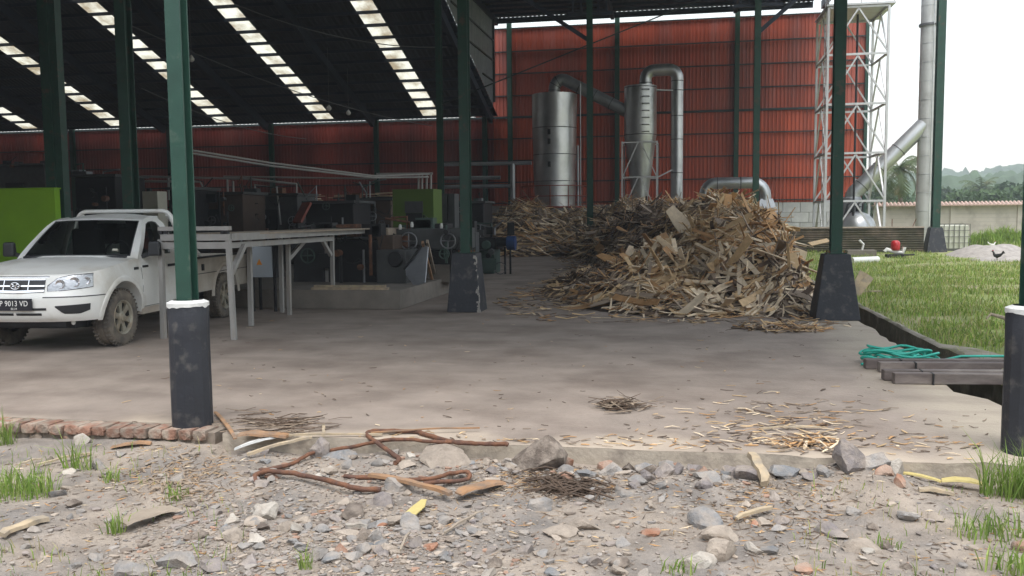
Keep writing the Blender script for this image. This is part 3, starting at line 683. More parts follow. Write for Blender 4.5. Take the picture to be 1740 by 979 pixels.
sd_ = thing('slanting_duct', 'slanting round duct rising from the lattice tower to the chimney', 'duct', (V(1455, 325, HV)[0], HV, 2.5))
pA, pB = Vp(1462, 318, HV), Vp(1570, 212, HV)
path = [Vp(1448, 345, HV), Vp(1449, 332, HV), Vp(1453, 326, HV), pA, pA.lerp(pB, .5), pB]
MB().tube(path, .36, 20).build('duct_pipe', 'galv', sd_, smooth=50)
for t in (.02, .3, .6): collar(sd_, pA.lerp(pB, t), (pB-pA).normalized(), .375, 20)
q = Vp(1447, 372, HV); MB().lathe([(.5, 0), (.5, 1.75), (.42, 2.3), (.37, 2.35)], (q.x, HV, 0), 24).build('fan_housing', 'galv_dull', sd_, smooth=30)
dm = thing('dome_tank', 'silver domed tank standing under the lattice tower', 'tank', (V(1457, 380, 43)[0], 43, 0))
dx = V(1457, 380, 43)[0]; MB().lathe([(.82, 0), (.82, .78)] + [(.82*math.cos(a), .80+.86*math.sin(a)) for a in np.linspace(0, 1.5, 12)], (dx, 43, 0), 32).build('shell', 'galv', dm, smooth=40)
MB().lathe([(.84, .76), (.87, .76), (.87, .82), (.84, .82)], (dx, 43, 0), 32, caps=False).build('rim_flange', 'seam', dm)
MB().lathe([(.1, 1.6), (.1, 1.85), (.16, 1.85), (.16, 1.9)], (dx, 43, 0), 14).build('cap', 'dark_steel', dm)
b = MB(); 
for i in range(4): b.tube([(dx-.5+.25*i, 43.3, 1.5), (dx-.4+.22*i, 43.2, 2.0), (dx-.2+.2*i, 43.3, 2.15)], .05, 8)
b.build('valve', 'black', dm)

# ------------------------------------------------------------------ low mossy wall, tank cage, pump, boundary wall
ms = thing('mossy_wall', 'low moss-stained brick wall between the tapered plinths', 'wall', (6.5, 36.4, 0))
MB().b2((3.3, 36.3, -.3), (9.3, 36.52, 1.0)).build('brickwork', 'moss_brick', ms)
MB().b2((3.3, 36.27, 1.002), (9.3, 36.55, 1.06)).build('coping', 'rock_tan', ms)
for x_, a in ((8.15, 0.), (8.9, .5)): tag(MB().bar((x_, 36.4, 1.04), (x_+.25*a, 36.4, 1.35), .025, .025).build('iron_stub', 'rust'), 'upright rusty iron stub on the mossy wall' if not a else 'leaning rusty iron stub on the mossy wall', 'rod')
bd = thing('boundary_wall', 'long pale block boundary wall with tiled coping behind the yard', 'wall', (22, 48.6, 0))
MB().b2((9.95, 48.5, -.3), (60, 48.7, 1.92)).build('wall_face', 'rendered_wall', bd)
for x_ in np.arange(10.6, 60, 3.15): MB().b2((x_-.1, 48.44, -.3), (x_+.1, 48.5, 1.9)).build('pilaster', 'rendered_wall', bd)
bj = MB()
for r_ in range(9): bj.b2((9.95, 48.492, .02+r_*.21), (60, 48.4985, .03+r_*.21))
bj.build('mortar_joint', 'mortar', bd)
MB().b2((9.9, 48.3, 1.922), (60, 48.9, 1.99)).build('coping_bed', 'rendered_wall', bd)
b = MB()
for x_ in np.arange(9.95, 45, .19): b.add([(x_, 48.16, 1.90), (x_+.05, 48.16, 1.965), (x_+.12, 48.16, 1.965), (x_+.17, 48.16, 1.90), (x_, 48.6, 2.06), (x_+.05, 48.6, 2.13), (x_+.12, 48.6, 2.13), (x_+.17, 48.6, 2.06)], [(0, 1, 2, 3), (0, 4, 5, 1), (1, 5, 6, 2), (2, 6, 7, 3), (4, 7, 6, 5), (0, 3, 7, 4)])
q = b.build('coping_tiles', 'clay_tile', bd); q['kind'] = 'stuff'
ib = thing('water_tote', 'white plastic water tote in a wire cage right of the tapered plinth', 'tank', (10.62, 37.7, 0))
MB().b2((10.08, 37.15, .14), (11.16, 38.2, 1.08)).build('bottle', 'ibc_white', ib); bev(ib.children[-1], .05)
b = MB()
for x_ in np.linspace(10.05, 11.19, 7): b.bar((x_, 37.11, .1), (x_, 37.11, 1.12), .025, .025); b.bar((x_, 38.24, .1), (x_, 38.24, 1.12), .025, .025)
for z in np.linspace(.14, 1.12, 5):
    for y_ in (37.11, 38.24): b.bar((10.04, y_, z), (11.2, y_, z), .022, .022)
    for x_ in (10.05, 11.19): b.bar((x_, 37.1, z), (x_, 38.25, z), .022, .022)
b.build('wire_cage', 'cage', ib); MB().b2((10.03, 37.1, -.02), (11.2, 38.25, .1)).build('pallet', 'cage', ib)
q = Vp(1521, 438, 33.2); pm = thing('water_pump', 'small pump with a round red cap by the mossy wall', 'pump', (q.x, 33.2, 0)); px = q.x
MB().lathe([(.0, .72), (.08, .71), (.13, .68), (.155, .62), (.155, .42), (.13, .37), (.09, .36)][::-1], (px, 33.2, -.1), 20).build('red_cap', 'red_plastic', pm, smooth=40)
MB().tube([(px-.35, 33.2, .22), (px-.3, 33.2, .3), (px, 33.2, .2), (px+.25, 33.2, .18), (px+.3, 33.2, .38)], .07, 10).build('pipe_body', 'white_plastic', pm, smooth=True)
MB().b2((px-.3, 33.0, -.05), (px+.3, 33.4, .12)).build('motor', 'black', pm); MB().tube([(px+.2, 33.1, .1), (px+.6, 33.0, .12)], .03, 8).build('outlet', 'dark_steel', pm)
q0 = V3(G(1447, 443, .05)); q1 = V3(G(1491, 441, .05)); tag(MB().tube([q0, q1], .11, 14).build('white_pipe', 'white_plastic', smooth=40), 'thick white plastic pipe lying at the far edge of the grass', 'pipe')
q = V3(G(1462, 436, .0)); sl_ = thing('concrete_sump', 'low grey concrete box with a white valve beside the green column', 'sump', q)
MB().box((q.x, q.y, .10), (1.0, .6, .28)).build('box', 'concrete', sl_); MB().bar((q.x+.5, q.y-.2, .2), (q.x+1.1, q.y-.2, .22), .05, .04).build('lip', 'dark_steel', sl_)
MB().tube([(q.x+.05, q.y, .24), (q.x+.1, q.y, .45), (q.x-.05, q.y, .6)], .04, 8).build('valve', 'white_plastic', sl_)
# sandy mound and weeds
def mound(name, label, c, rx, ry, h, m_, seed):
    b = MB(); n = 26
    b.grid(lambda a, r_: (c[0]+rx*r_*math.cos(a), c[1]+ry*r_*math.sin(a), c[2]-.05 + h*(1-r_**2)*(1+.35*nz(c[0]+r_*math.cos(a)*rx, r_*math.sin(a)*ry, 1.6, seed)) + .05*nz(r_*math.cos(a)*rx, r_*math.sin(a)*ry, 5., seed)*(1-r_)), np.linspace(0, 2*math.pi, n), np.linspace(.001, 1, 10))
    o = b.build(name, m_, smooth='all'); tag(o, label, 'mound'); return o
mound('sand_mound', 'low heap of pale grey sand behind the grass', (11.0, 34.0, 0), 1.7, 1.5, .48, 'sand', 3.)
mound('sand_mound', 'flat spread of grey sand at the far right of the yard', (10.6, 31.2, 0), 1.5, 1.0, .2, 'sand', 8.)
sp = []
rg = np.random.RandomState(8)
for i in range(2600):
    a, r_ = rg.uniform(0, 6.28), rg.rand()**.6; sp.append((13.2+2.3*r_*math.cos(a), 39.5+.8*r_*math.sin(a), .12+.45*(1-r_)))
o = blades(sp, (.2, .5), (.02, .05), GT[:3], 9, .8).build('weeds', 'grass', fix=False); tag(o, 'mound of green weeds before the boundary wall', 'weeds', kind='stuff')
MB_ = mound('earth_mound', 'weedy earth bank before the boundary wall', (13.2, 39.5, 0), 2.6, 1.0, .55, 'field_soil', 2.)
# hens
def hen(name, label, c, s_, m_, rz):
    t = thing(name, label, 'hen', c, rz)
    b = MB().tube([(-.30, 0, .36), (-.24, 0, .30), (-.14, 0, .24), (0, 0, .20), (.11, 0, .22), (.17, 0, .30), (.20, 0, .38), (.235, 0, .415), (.27, 0, .41), (.31, 0, .40)], [.015, .05, .085, .105, .085, .055, .038, .042, .03, .005], 12)
    b.tube([(0, .05, .16), (.01, .05, .08), (.0, .05, .0), (.06, .05, .0)], [.03, .012, .01, .008], 6); b.tube([(0, -.05, .16), (.01, -.05, .08), (.0, -.05, .0), (.06, -.05, .0)], [.03, .012, .01, .008], 6)
    for k in range(4): b.tube([(-.22, 0, .28), (-.34, .02*(k-1.5), .36+.03*k), (-.40, .03*(k-1.5), .33+.04*k)], [.03, .025, .008], 6)
    b.build('body', m_, t, smooth=True, local=True); MB().box((.235, 0, .465), (.07, .012, .04)).build('comb', 'red_plastic', t, local=True)
    t.scale = (s_,)*3; return t
q = V3(G(1694, 443, .1)); hen('hen', 'dark hen standing on the grey sand', (q.x, q.y, .12), .62, 'feather_black', 2.2)
q = V3(G(1686, 422, .2)); hen('hen', 'small white hen on the crest of the sand heap', (q.x, q.y, .22), .5, 'feather_white', .3)

# ------------------------------------------------------------------ trees and hills
def crown_mesh(rx, rz, n, leaf, seed, lobes=9):
    rg = np.random.RandomState(seed); C = rg.normal(0, .45, (lobes, 3)); C[:, 2] = np.abs(C[:, 2])*.7; rad = rg.uniform(.28, .55, lobes)
    idx = rg.randint(0, lobes, n); d = rg.normal(size=(n, 3)); d /= np.linalg.norm(d, axis=1)[:, None]
    P = C[idx] + d*(rad[idx]*rg.uniform(.55, 1.05, n))[:, None]; P *= np.array([rx, rx, rz])
    a = rg.normal(size=(n, 3)); a /= np.linalg.norm(a, axis=1)[:, None]; bb = np.cross(a, rg.normal(size=(n, 3))); bb /= np.linalg.norm(bb, axis=1)[:, None]
    s = (leaf*rg.uniform(.6, 1.4, n))[:, None]
    vs = np.stack([P-a*s-bb*s*.5, P+a*s-bb*s*.5, P+a*s*.8+bb*s*.5, P-a*s*.8+bb*s*.5], 1).reshape(-1, 3)
    m = MB(); m.v = [tuple(q) for q in vs.tolist()]; k = np.arange(n)*4; m.f = [tuple(q) for q in np.stack([k, k+1, k+2, k+3], 1).tolist()]; return m
def tree(name, label, c, h, rx, rz, m_, seed, n=2600, leaf=.22):
    t = thing(name, label, 'tree', c, group='trees behind the boundary wall'); rt = random.Random(seed)
    b = MB().tube([(0, 0, 0), (.1, 0, h*.4), (.05, .1, h*.7), (0, 0, h)], [.22, .17, .12, .04], 9)
    for k in range(6):
        a = rt.uniform(0, 6.28); z = h*rt.uniform(.45, .8); b.tube([(0.07, .03, z), (math.cos(a)*rx*.4, math.sin(a)*rx*.4, z+rz*.3), (math.cos(a)*rx*.75, math.sin(a)*rx*.75, z+rz*.5)], [.08, .05, .02], 6)
    b.build('trunk', 'bark', t, local=True); q = crown_mesh(rx, rz, n, leaf, seed).build('crown', m_, t, local=True, fix=False); q.location = (0, 0, h*.72)
tl = [(1600, 318, 95, 3.2, 'leaf_deep', 'small dark tree just right of the tall chimney column'), (1625, 308, 120, 3.0, 'leaf_green', 'dark round tree rising above its neighbours behind the boundary wall'), (1655, 322, 88, 3.6, 'leaf_green', 'broad pale tree behind the boundary wall between two darker ones'),
      (1690, 316, 105, 4.0, 'leaf_deep', 'spreading dark tree behind the right part of the boundary wall'), (1722, 312, 92, 4.2, 'leaf_green', 'leafy tree at the right edge above the boundary wall'), (1505, 318, 90, 3.4, 'leaf_green', 'bushy tree behind the lattice tower'), (1548, 322, 84, 3.0, 'leaf_deep', 'tree between the palm and the chimney'), (1770, 300, 96, 4.6, 'leaf_deep', 'tall tree past the right end of the view above the wall')]
for i, (x_, y_, v_, rx, m_, lb) in enumerate(tl):
    q = V(x_, y_, v_); h = max(3.2, q[2]-.5); tree('broadleaf_tree', lb, (q[0], v_, -.6), h*.86, rx, 2.3, m_, 40+i)
def palm(c, h, seed, label):
    t = thing('palm_tree', label, 'palm', c); rt = random.Random(seed)
    MB().tube([(0, 0, 0), (.15, 0, h*.35), (.1, 0, h*.7), (0, 0, h)], [.22, .16, .14, .13], 10).build('trunk', 'bark', t, local=True)
    for k in range(19):
        a = k*2.4+rt.uniform(-.2, .2); el = rt.uniform(-.5, 1.25); L_ = rt.uniform(2.1, 2.9); pts = []
        for s_ in np.linspace(0, 1, 12):
            e2 = el - 1.5*s_**1.4*(1.15-.3*el); 
            if not pts: pts.append(Vector((0, 0, h)))
            else: pts.append(pts[-1] + Vector((math.cos(a)*math.cos(e2), math.sin(a)*math.cos(e2), math.sin(e2)))*L_/11)
        b = MB().tube(pts, list(np.linspace(.035, .008, 12)), 5)
        side = Vector((-math.sin(a), math.cos(a), 0))
        for i in range(1, 12):
            for sg in (-1, 1):
                for jj in (0., .5):
                    p = pts[i-1].lerp(pts[i], jj); ll = .75*math.sin(math.pi*min(1, (i+jj)/12.5))**.6; d_ = (pts[i]-pts[i-1]).normalized()
                    tip = p + side*sg*ll*.8 + d_*ll*.35 + Vector((0, 0, -ll*rt.uniform(.3, .65))); wv = d_*.05
                    b.add([p-wv, p+wv, tip], [(0, 1, 2)])
        b.build('frond', 'palm_leaf', t, local=True, fix=False)
    b = MB()
    for k in range(7): a = k*.9; b.lathe([(.02, .12), (.1, .05), (.12, 0), (.1, -.07), (.02, -.12)], (math.cos(a)*.22, math.sin(a)*.22, h-.25-.06*(k % 3)), 8)
    b.build('coconuts', 'wood_pale', t, local=True, smooth=True)
PV = 62.; q = V(1528, 286, PV); palm((q[0], PV, -.6), q[2]+.6, 5, 'coconut palm with drooping fronds between the tower and the chimney')
q = V(1668, 322, 100.); palm((q[0], 100., -.6), q[2]+.6, 9, 'far small palm behind the right part of the boundary wall')
# hill ridges covered with wood
def ridge(name, label, xs, ys_px, v_, depth, seed, bump_):
    b = MB(); U_ = np.linspace(V(xs[0], 330, v_)[0], V(xs[-1], 330, v_)[0], 150)
    ux = [V(a, 330, v_)[0] for a in xs]; uz = [V(a, y_, v_)[2] for a, y_ in zip(xs, ys_px)]
    ts = np.linspace(0, 1, 26)
    def fn(u_, t): 
        z = np.interp(u_, ux, uz)*math.sin(min(1, t*1.6)*math.pi/2)*(1 if t < .65 else math.cos((t-.65)/.35*math.pi/2)**.5)
        return (u_, v_-depth+depth*1.7*t + 3*nz(u_, t*50, .09, 7), z + bump_*abs(nz(u_, t*depth, .16, seed)) + bump_*.8*abs(nz(u_, t*depth, .45, seed+3)))
    b.grid(fn, U_, ts); o = b.build(name, 'far_wood', smooth=60, fix=False); return tag(o, label, 'hill', kind='structure')
ridge('hill', 'near wooded hill', [1380, 1480, 1560, 1600, 1640, 1680, 1740, 1900], [325, 322, 318, 314, 318, 312, 308, 300], 210., 70., 2., 3.)
ridge('hill', 'far pale wooded hill', [1380, 1500, 1590, 1625, 1660, 1700, 1740, 1900], [318, 312, 304, 300, 306, 293, 289, 280], 420., 90., 5., 5.)

# ------------------------------------------------------------------ the pickup truck (local: +X image right, -Y towards the camera)
TR = thing('pickup_truck', 'dusty white single cab pickup parked at the left by the lime green wall', 'pickup', (-7.98, 10.14, 0), R(5.0))
def prt(mb, name, m_, parent=TR, smooth=False, merge=0., fix=True): return mb.build(name, m_, parent, smooth, True, fix, merge)
TW, YC, TL, NE = .915, -.10, .80, 3.0      # half width, where the flank goes straight, nose length, superellipse power
_th = np.linspace(0, math.pi/2, 60); _sx = TW*np.sin(_th)**(2/NE); _sy = YC - TL*np.cos(_th)**(2/NE)
_px = np.concatenate([_sx, [TW, TW]]); _py = np.concatenate([_sy, [.7, 1.52]])
_s = np.concatenate([[0], np.cumsum(np.hypot(np.diff(_px), np.diff(_py)))]); S_CORNER = _s[59]; S_END = _s[-1]
ZB = .40
def fin(z): return np.interp(z, [.38, .44, .52, .62, .70, .735, .77, .86, .95, 1.0, 1.2], [.10, .035, .005, 0., .004, .02, .05, .075, .11, .16, .2])
def win(z): return np.interp(z, [.38, .46, .60, .80, .92, 1.0, 1.08, 1.14], [.06, .025, .0, .0, .012, .022, .045, .085])
def tsurf(s, z, off=0.):
    """point of the body skin at arc length s (metres from nose centre, sign = side) and height z"""
    sg = 1 if s >= 0 else -1; s = abs(s); x, y = np.interp(s, _s, _px), np.interp(s, _s, _py)
    e = .004; tx, ty = np.interp(s+e, _s, _px)-np.interp(s-e, _s, _px) if s > e else 1., (np.interp(s+e, _s, _py)-np.interp(s-e, _s, _py)) if s > e else 0.
    l = math.hypot(tx, ty); nx, ny = -ty/l*-1, -tx/l     # outward normal in plan
    front = max(0., -ny)
    x2 = x*(1 - win(z)/TW*(1-front*.2)) + nx*off; y2 = y + fin(z)*front + ny*off
    return Vector((sg*x2, y2, z))
def ztop(s):
    y = np.interp(abs(s), _s, _py); return float(np.interp(y, [-.9, -.80, -.6, -.3, .1, .35, .5, .7, 1.8], [.975, .98, 1.0, 1.035, 1.085, 1.11, 1.118, 1.12, 1.12]))
def cowl(y): return float(np.interp(y, [-.9, -.72, -.5, -.2, .1, .3, .5], [.0, .0, .03, .05, .05, .04, .02]))
# lower body skin + bonnet
ss = np.concatenate([np.linspace(0, S_CORNER, 26), np.linspace(S_CORNER+.08, S_END, 24)]); tt = [0, .06, .16, .28, .38, .46, .52, .56, .62, .72, .82, .90, .95, .985, 1.]
b = MB()
for sg in (1, -1):
    b.grid(lambda s, t: tsurf(sg*max(s, 1e-4), ZB+(ztop(s)-ZB)*t), ss, tt)
    def bon(s, r_):
        p = tsurf(sg*max(s, 1e-4), ztop(s)); y = p.y
        return (p.x*(1-r_), y + .0, p.z + cowl(y)*(1-(1-r_)**2.2))
    b.grid(bon, ss, [0, .04, .1, .18, .3, .45, .6, .8, 1.])
    b.grid(lambda s, r_: (tsurf(sg*max(s, 1e-4), ZB).x*(1-r_), tsurf(sg*max(s, 1e-4), ZB).y, ZB), ss, [0, .5, 1.])
    pe = [tsurf(sg*S_END, ZB+(ztop(S_END)-ZB)*t) for t in tt]
    b.add([*pe, *[Vector((0, p.y, p.z)) for p in pe]], [(i, i+1, len(pe)+i+1, len(pe)+i) for i in range(len(pe)-1)])
body_me = b.data('body', False, True, 4e-4)
def boolean_cut(me, cutters):
    o = bpy.data.objects.new('tmp', me); COL.objects.link(o); tmp = [o]
    for c in cutters:
        co = bpy.data.objects.new('cut', c.data('cut')); COL.objects.link(co); tmp.append(co)
        md = o.modifiers.new('b', 'BOOLEAN'); md.operation = 'DIFFERENCE'; md.object = co; md.solver = 'EXACT'
    dg = bpy.context.evaluated_depsgraph_get(); r_ = bpy.data.meshes.new_from_object(o.evaluated_get(dg))
    for t in tmp: bpy.data.objects.remove(t)
    return r_
WR = .368
def archcut(y0, sg, r_=.445):
    pts = [(y0-r_*1.02, .1), (y0-r_*1.02, .36)] + [(y0-r_*math.cos(a), .40+r_*math.sin(a)) for a in np.linspace(.0, math.pi, 17)] + [(y0+r_*1.02, .36), (y0+r_*1.02, .1)]
    return MB().prism([(sg*.60, a, z) for a, z in pts], (sg*.5, 0, 0))
bm_ = boolean_cut(body_me, [archcut(0, 1), archcut(0, -1)])
for p in bm_.polygons: p.use_smooth = True
bm_.set_sharp_from_angle(angle=R(32)); bm_.materials.clear()
body = link('body', bm_, 'truck_paint', TR, True)
def patch(s0, s1, zlo, zhi, off, nS=12, nZ=6, thick=.012):
    """conformal panel on the body skin; zlo / zhi are functions of s"""
    us = np.linspace(s0, s1, nS); vs = np.linspace(0, 1, nZ)
    m = MB(); m.grid(lambda s, t: tsurf(s, zlo(s)+(zhi(s)-zlo(s))*t, off), us, vs); k = len(m.v)
    loop = [i*nZ for i in range(nS)] + [(nS-1)*nZ+j for j in range(1, nZ)] + [i*nZ+nZ-1 for i in range(nS-2, -1, -1)] + [j for j in range(nZ-2, 0, -1)]
    inn = []
    for i in loop:
        a, c = i//nZ, i % nZ; s = us[a]; m.v.append(tuple(tsurf(s, zlo(s)+(zhi(s)-zlo(s))*vs[c], off-thick))); inn.append(len(m.v)-1)
    n = len(loop)
    for i in range(n): m.f.append((loop[i], loop[(i+1) % n], inn[(i+1) % n], inn[i]))
    return m
lin = lambda *pts: (lambda s: float(np.interp(abs(s), [p[0] for p in pts], [p[1] for p in pts])))
for sg in (1, -1):
    rng = (lambda a, c: (sg*a, sg*c))
    # head lamps
    zl, zh = lin((.40, .775), (.62, .79), (.92, .82)), lin((.40, .84), (.50, .93), (.66, .965), (.92, .975))
    bz = prt(patch(*rng(.39, .93), lambda s: zl(s)-.008, lambda s: zh(s)+.008, .004), 'headlight', 'black_plastic', smooth=True)
    prt(patch(*rng(.40, .92), zl, zh, .010, 16, 8), 'lens', 'lamp_reflector', bz, smooth=True)
    for s_, r_ in ((.54, .05), (.70, .055), (.84, .042)):
        c = tsurf(sg*s_, (zl(s_)+zh(s_))/2, .012); prt(MB().lathe([(.0, .012), (r_*.3, .010), (r_*.75, -.002), (r_, -.014), (r_*1.1, -.014), (r_*1.1, .004)], (c.x, c.y, c.z), 18, 'Y', False), 'bulb_bowl', 'chrome', bz, smooth=True)
    # fog lamp recess, bumper crease
    prt(patch(*rng(.50, .90), lin((.50, .585), (.60, .50), (.78, .495), (.90, .535)), lin((.50, .60), (.90, .615)), .003), 'fog_recess', 'black_plastic', smooth=True)
    prt(patch(*rng(.36, 1.12), lambda s: .700, lambda s: .712, .003), 'bumper_crease', 'black_plastic')
    prt(patch(*rng(.02, .34), lambda s: .485, lambda s: .515, .003), 'air_slot', 'black_plastic'); prt(patch(*rng(.14, .40), lambda s: .548, lambda s: .578, .003), 'air_slot', 'black_plastic')
    # flares round the front arch
    b = MB(); rr = .447
    for rad, off in ((rr-.006, .006), (rr+.02, .014), (rr+.055, .010), (rr+.07, -.004)):
        for a in np.linspace(-.05, math.pi*1.02, 22):
            y, z = 0-rad*math.cos(a), .40+rad*math.sin(a); s_ = np.interp(y, _py[40:], _s[40:]); p = tsurf(sg*s_, max(z, .385), off); b.v.append(tuple(p))
    for i in range(3):
        for j in range(21): a = i*22+j; b.f.append((a, a+1, a+23, a+22))
    prt(b, 'arch_flare', 'truck_paint', smooth=True)
    # door with its gap, handle, side lamp
    s0, s1 = np.interp(.46, _py[40:], _s[40:]), np.interp(1.40, _py[40:], _s[40:])
    prt(patch(sg*(s0-.008), sg*(s1+.008), lambda s: .452, lambda s: 1.118, .0012), 'door_gap', 'black_plastic', smooth=True)
    door = prt(patch(*rng(s0, s1), lambda s: .46, lambda s: 1.112, .004, 14, 10), 'door', 'truck_paint', smooth=True)
    hp = tsurf(sg*(s1-.16), .98, .03); prt(MB().box(hp, (.025, .17, .035)), 'handle', 'black_plastic', door)
    sp_ = tsurf(sg*(s0-.14), .985, .008); prt(MB().box(sp_, (.012, .10, .035)), 'side_badge', 'black_plastic'); 
    sp_ = tsurf(sg*(s0+.10), 1.0, .008); prt(MB().box(sp_, (.012, .14, .03)), 'side_badge', 'black_plastic')
    prt(MB().box((sg*.84, .98, .40), (.10, 1.05, .09)), 'sill', 'truck_low')
    # wing mirror
    mr = prt(MB().box((sg*1.05, .55, 1.24), (.17, .10, .20), taper=(.9, .8)), 'mirror', 'black_plastic'); bev(mr, .03, 3); prt(MB().bar((sg*.86, .57, 1.13), (sg*1.0, .56, 1.18), .05, .05), 'arm', 'black_plastic', mr)
# grille
prt(patch(-.36, .36, lambda s: .765, lambda s: .925-.01*abs(s), .005, 20, 5), 'grille', 'black_plastic', smooth=True)
gr = TR.children[-1]
for z0, z1, o_ in ((.835, .853, .02), (.775, .798, .022), (.913, .927, .018)):
    prt(patch(-.36, .36, lambda s, a=z0: a-.015*(1-abs(s)/.36) if a < .8 else a, lambda s, a=z1: a-.010*(1-abs(s)/.36) if a < .8 else a, o_, 20, 3, .02), 'chrome_bar', 'chrome', gr, smooth=True)
for s_ in (-.16, .16): prt(patch(s_-.005, s_+.005, lambda s: .78, lambda s: .915, .015, 2, 3, .015), 'chrome_bar', 'chrome', gr)
prt(patch(-.40, .40, lambda s: .945, lambda s: .958, .004, 20, 3), 'bonnet_trim', 'chrome', smooth=True)
# round winged emblem
ec = tsurf(.0005, .845, .03); eb = MB(); 
eb.tube([(ec.x+.058*math.cos(a), ec.y, ec.z+.040*math.sin(a)) for a in np.linspace(0, 2*math.pi, 25)], .007, 8)
for sg in (1, -1): eb.tube([(ec.x+sg*.004, ec.y, ec.z-.036), (ec.x+sg*.010, ec.y, ec.z+.0), (ec.x+sg*.03, ec.y, ec.z+.022), (ec.x+sg*.05, ec.y, ec.z+.018)], [.006, .008, .009, .006], 8)
prt(eb, 'emblem', 'chrome', gr, smooth=True)
# number plate
pp = tsurf(.0005, .625, .0); pl = prt(MB().box((0.02, pp.y-.022, .622), (.46, .012, .145)), 'number_plate', 'plate_black')
def text(body_, x, y, z, size, m_, parent, name='lettering', sx_=1.):
    cu = bpy.data.curves.new(name, 'FONT'); cu.body = body_; cu.size = size; cu.extrude = .0015; cu.align_x = 'CENTER'; cu.space_character = 1.05
    to = bpy.data.objects.new('t', cu); COL.objects.link(to); dg = bpy.context.evaluated_depsgraph_get(); me = bpy.data.meshes.new_from_object(to.evaluated_get(dg)); bpy.data.objects.remove(to)
    me.transform(Matrix.Translation((x, y, z)) @ Matrix.Rotation(math.pi/2, 4, 'X') @ Matrix.Diagonal((sx_, 1, 1, 1)))
    me.materials.clear(); return link(name, me, m_, parent, True)
text('P 9013 VD', .02, pp.y-.030, .607, .092, 'plate_text', pl, sx_=.86); text('02.24', .02, pp.y-.030, .563, .034, 'plate_text', pl)
# cab above the belt: windscreen surface, side frames, roof
def wsf(a, q, off=0.):
    x = (.80+(.645-.80)*q)*a; y = .32+(.88-.32)*q + .115*a*a; z = 1.145+(1.645-1.145)*q - .018*a*a + .02*math.sin(math.pi*q); return Vector((x, y-off*.55, z+off*.83))
b = MB(); ai = [-1, -.93, .93, 1.]; us = np.linspace(-1, 1, 21)
prt(MB().grid(lambda a, q: wsf(a*.945, .035+.915*q), np.linspace(-1, 1, 17), np.linspace(0, 1, 8)), 'windscreen', 'window_glass', smooth='all')
def ringgrid(fn, outer, inner, th=.03):
    m = MB(); n = len(outer)
    A = [fn(*p) for p in outer]; B = [fn(*p) for p in inner]; m.add(A+B, [(i, (i+1) % n, n+(i+1) % n, n+i) for i in range(n)]); return m
def rect_loop(a0, a1, q0, q1, n=12): return [(a, q0) for a in np.linspace(a0, a1, n)][:-1]+[(a1, q) for q in np.linspace(q0, q1, n)][:-1]+[(a, q1) for a in np.linspace(a1, a0, n)][:-1]+[(a0, q) for q in np.linspace(q1, q0, n)][:-1]
m = ringgrid(lambda a, q: wsf(a, q, .004), rect_loop(-1, 1, -.02, 1.0), rect_loop(-.945, .945, .035, .95)); prt(m, 'windscreen_frame', 'truck_paint', smooth=True)
m = ringgrid(lambda a, q: wsf(a, q, .006), rect_loop(-.955, .955, .02, .962), rect_loop(-.935, .935, .05, .935)); prt(m, 'windscreen_seal', 'black_plastic', smooth=True)
prt(MB().box(tuple(wsf(.70, .14, .012)), (.07, .03, .03), M=Matrix.Rotation(R(-30), 3, 'X')), 'inspection_sticker', 'cream')
# flank of the cab
def cside(y, z, sg, off=0.):
    x = np.interp(z, [1.10, 1.16, 1.3, 1.5, 1.62, 1.70], [.868, .855, .815, .735, .668, .60]); return Vector((sg*(x+off), y, z))
oy = [(.42, 1.10), (.48, 1.17), (.60, 1.29), (.74, 1.425), (.88, 1.56), (.98, 1.625), (1.10, 1.66), (1.26, 1.675), (1.43, 1.655), (1.50, 1.58), (1.52, 1.45), (1.53, 1.3), (1.53, 1.10), (1.25, 1.10), (.95, 1.10), (.68, 1.10)]
iy = [(.55, 1.145), (.575, 1.17), (.68, 1.265), (.80, 1.385), (.92, 1.505), (1.0, 1.57), (1.09, 1.60), (1.20, 1.61), (1.29, 1.595), (1.33, 1.53), (1.345, 1.42), (1.35, 1.3), (1.35, 1.145), (1.1, 1.145), (.9, 1.145), (.7, 1.145)]
for sg in (1, -1):
    m = MB(); n = len(oy); A = [cside(y, z, sg) for y, z in oy]; B = [cside(y, z, sg, -.003) for y, z in iy]; C_ = [cside(y, z, sg, -.03) for y, z in iy]
    m.add(A+B+C_, [(i, (i+1) % n, n+(i+1) % n, n+i) for i in range(n)]+[(n+i, n+(i+1) % n, 2*n+(i+1) % n, 2*n+i) for i in range(n)]); prt(m, 'door_frame', 'truck_paint', smooth=35)
    # infill between windscreen edge and flank (front pillar)
    q_ = np.linspace(0, 1, 9); pa = [wsf(sg*1.0, t, .004) for t in q_]; yy = [p[0] for p in oy[:7]]
    pb = [cside(float(np.interp(t, np.linspace(0, 1, 7), yy)), float(np.interp(t, np.linspace(0, 1, 7), [p[1] for p in oy[:7]])), sg) for t in q_]
    prt(MB().add(pa+pb, [(i, i+1, 9+i+1, 9+i) for i in range(8)]), 'front_pillar', 'truck_paint', smooth=True)
    prt(MB().add([cside(y, z, sg, -.015) for y, z in iy], [tuple(range(n))]), 'side_window', 'window_glass')
    m = MB(); A = [cside(y, z, sg, .002) for y, z in iy]; cy_, cz_ = 1.0, 1.36; B = [cside(y+(cy_-y)*.035, z+(cz_-z)*.05, sg, -.004) for y, z in iy]
    m.add(A+B, [(i, (i+1) % n, n+(i+1) % n, n+i) for i in range(n)]); prt(m, 'window_seal', 'black_plastic')
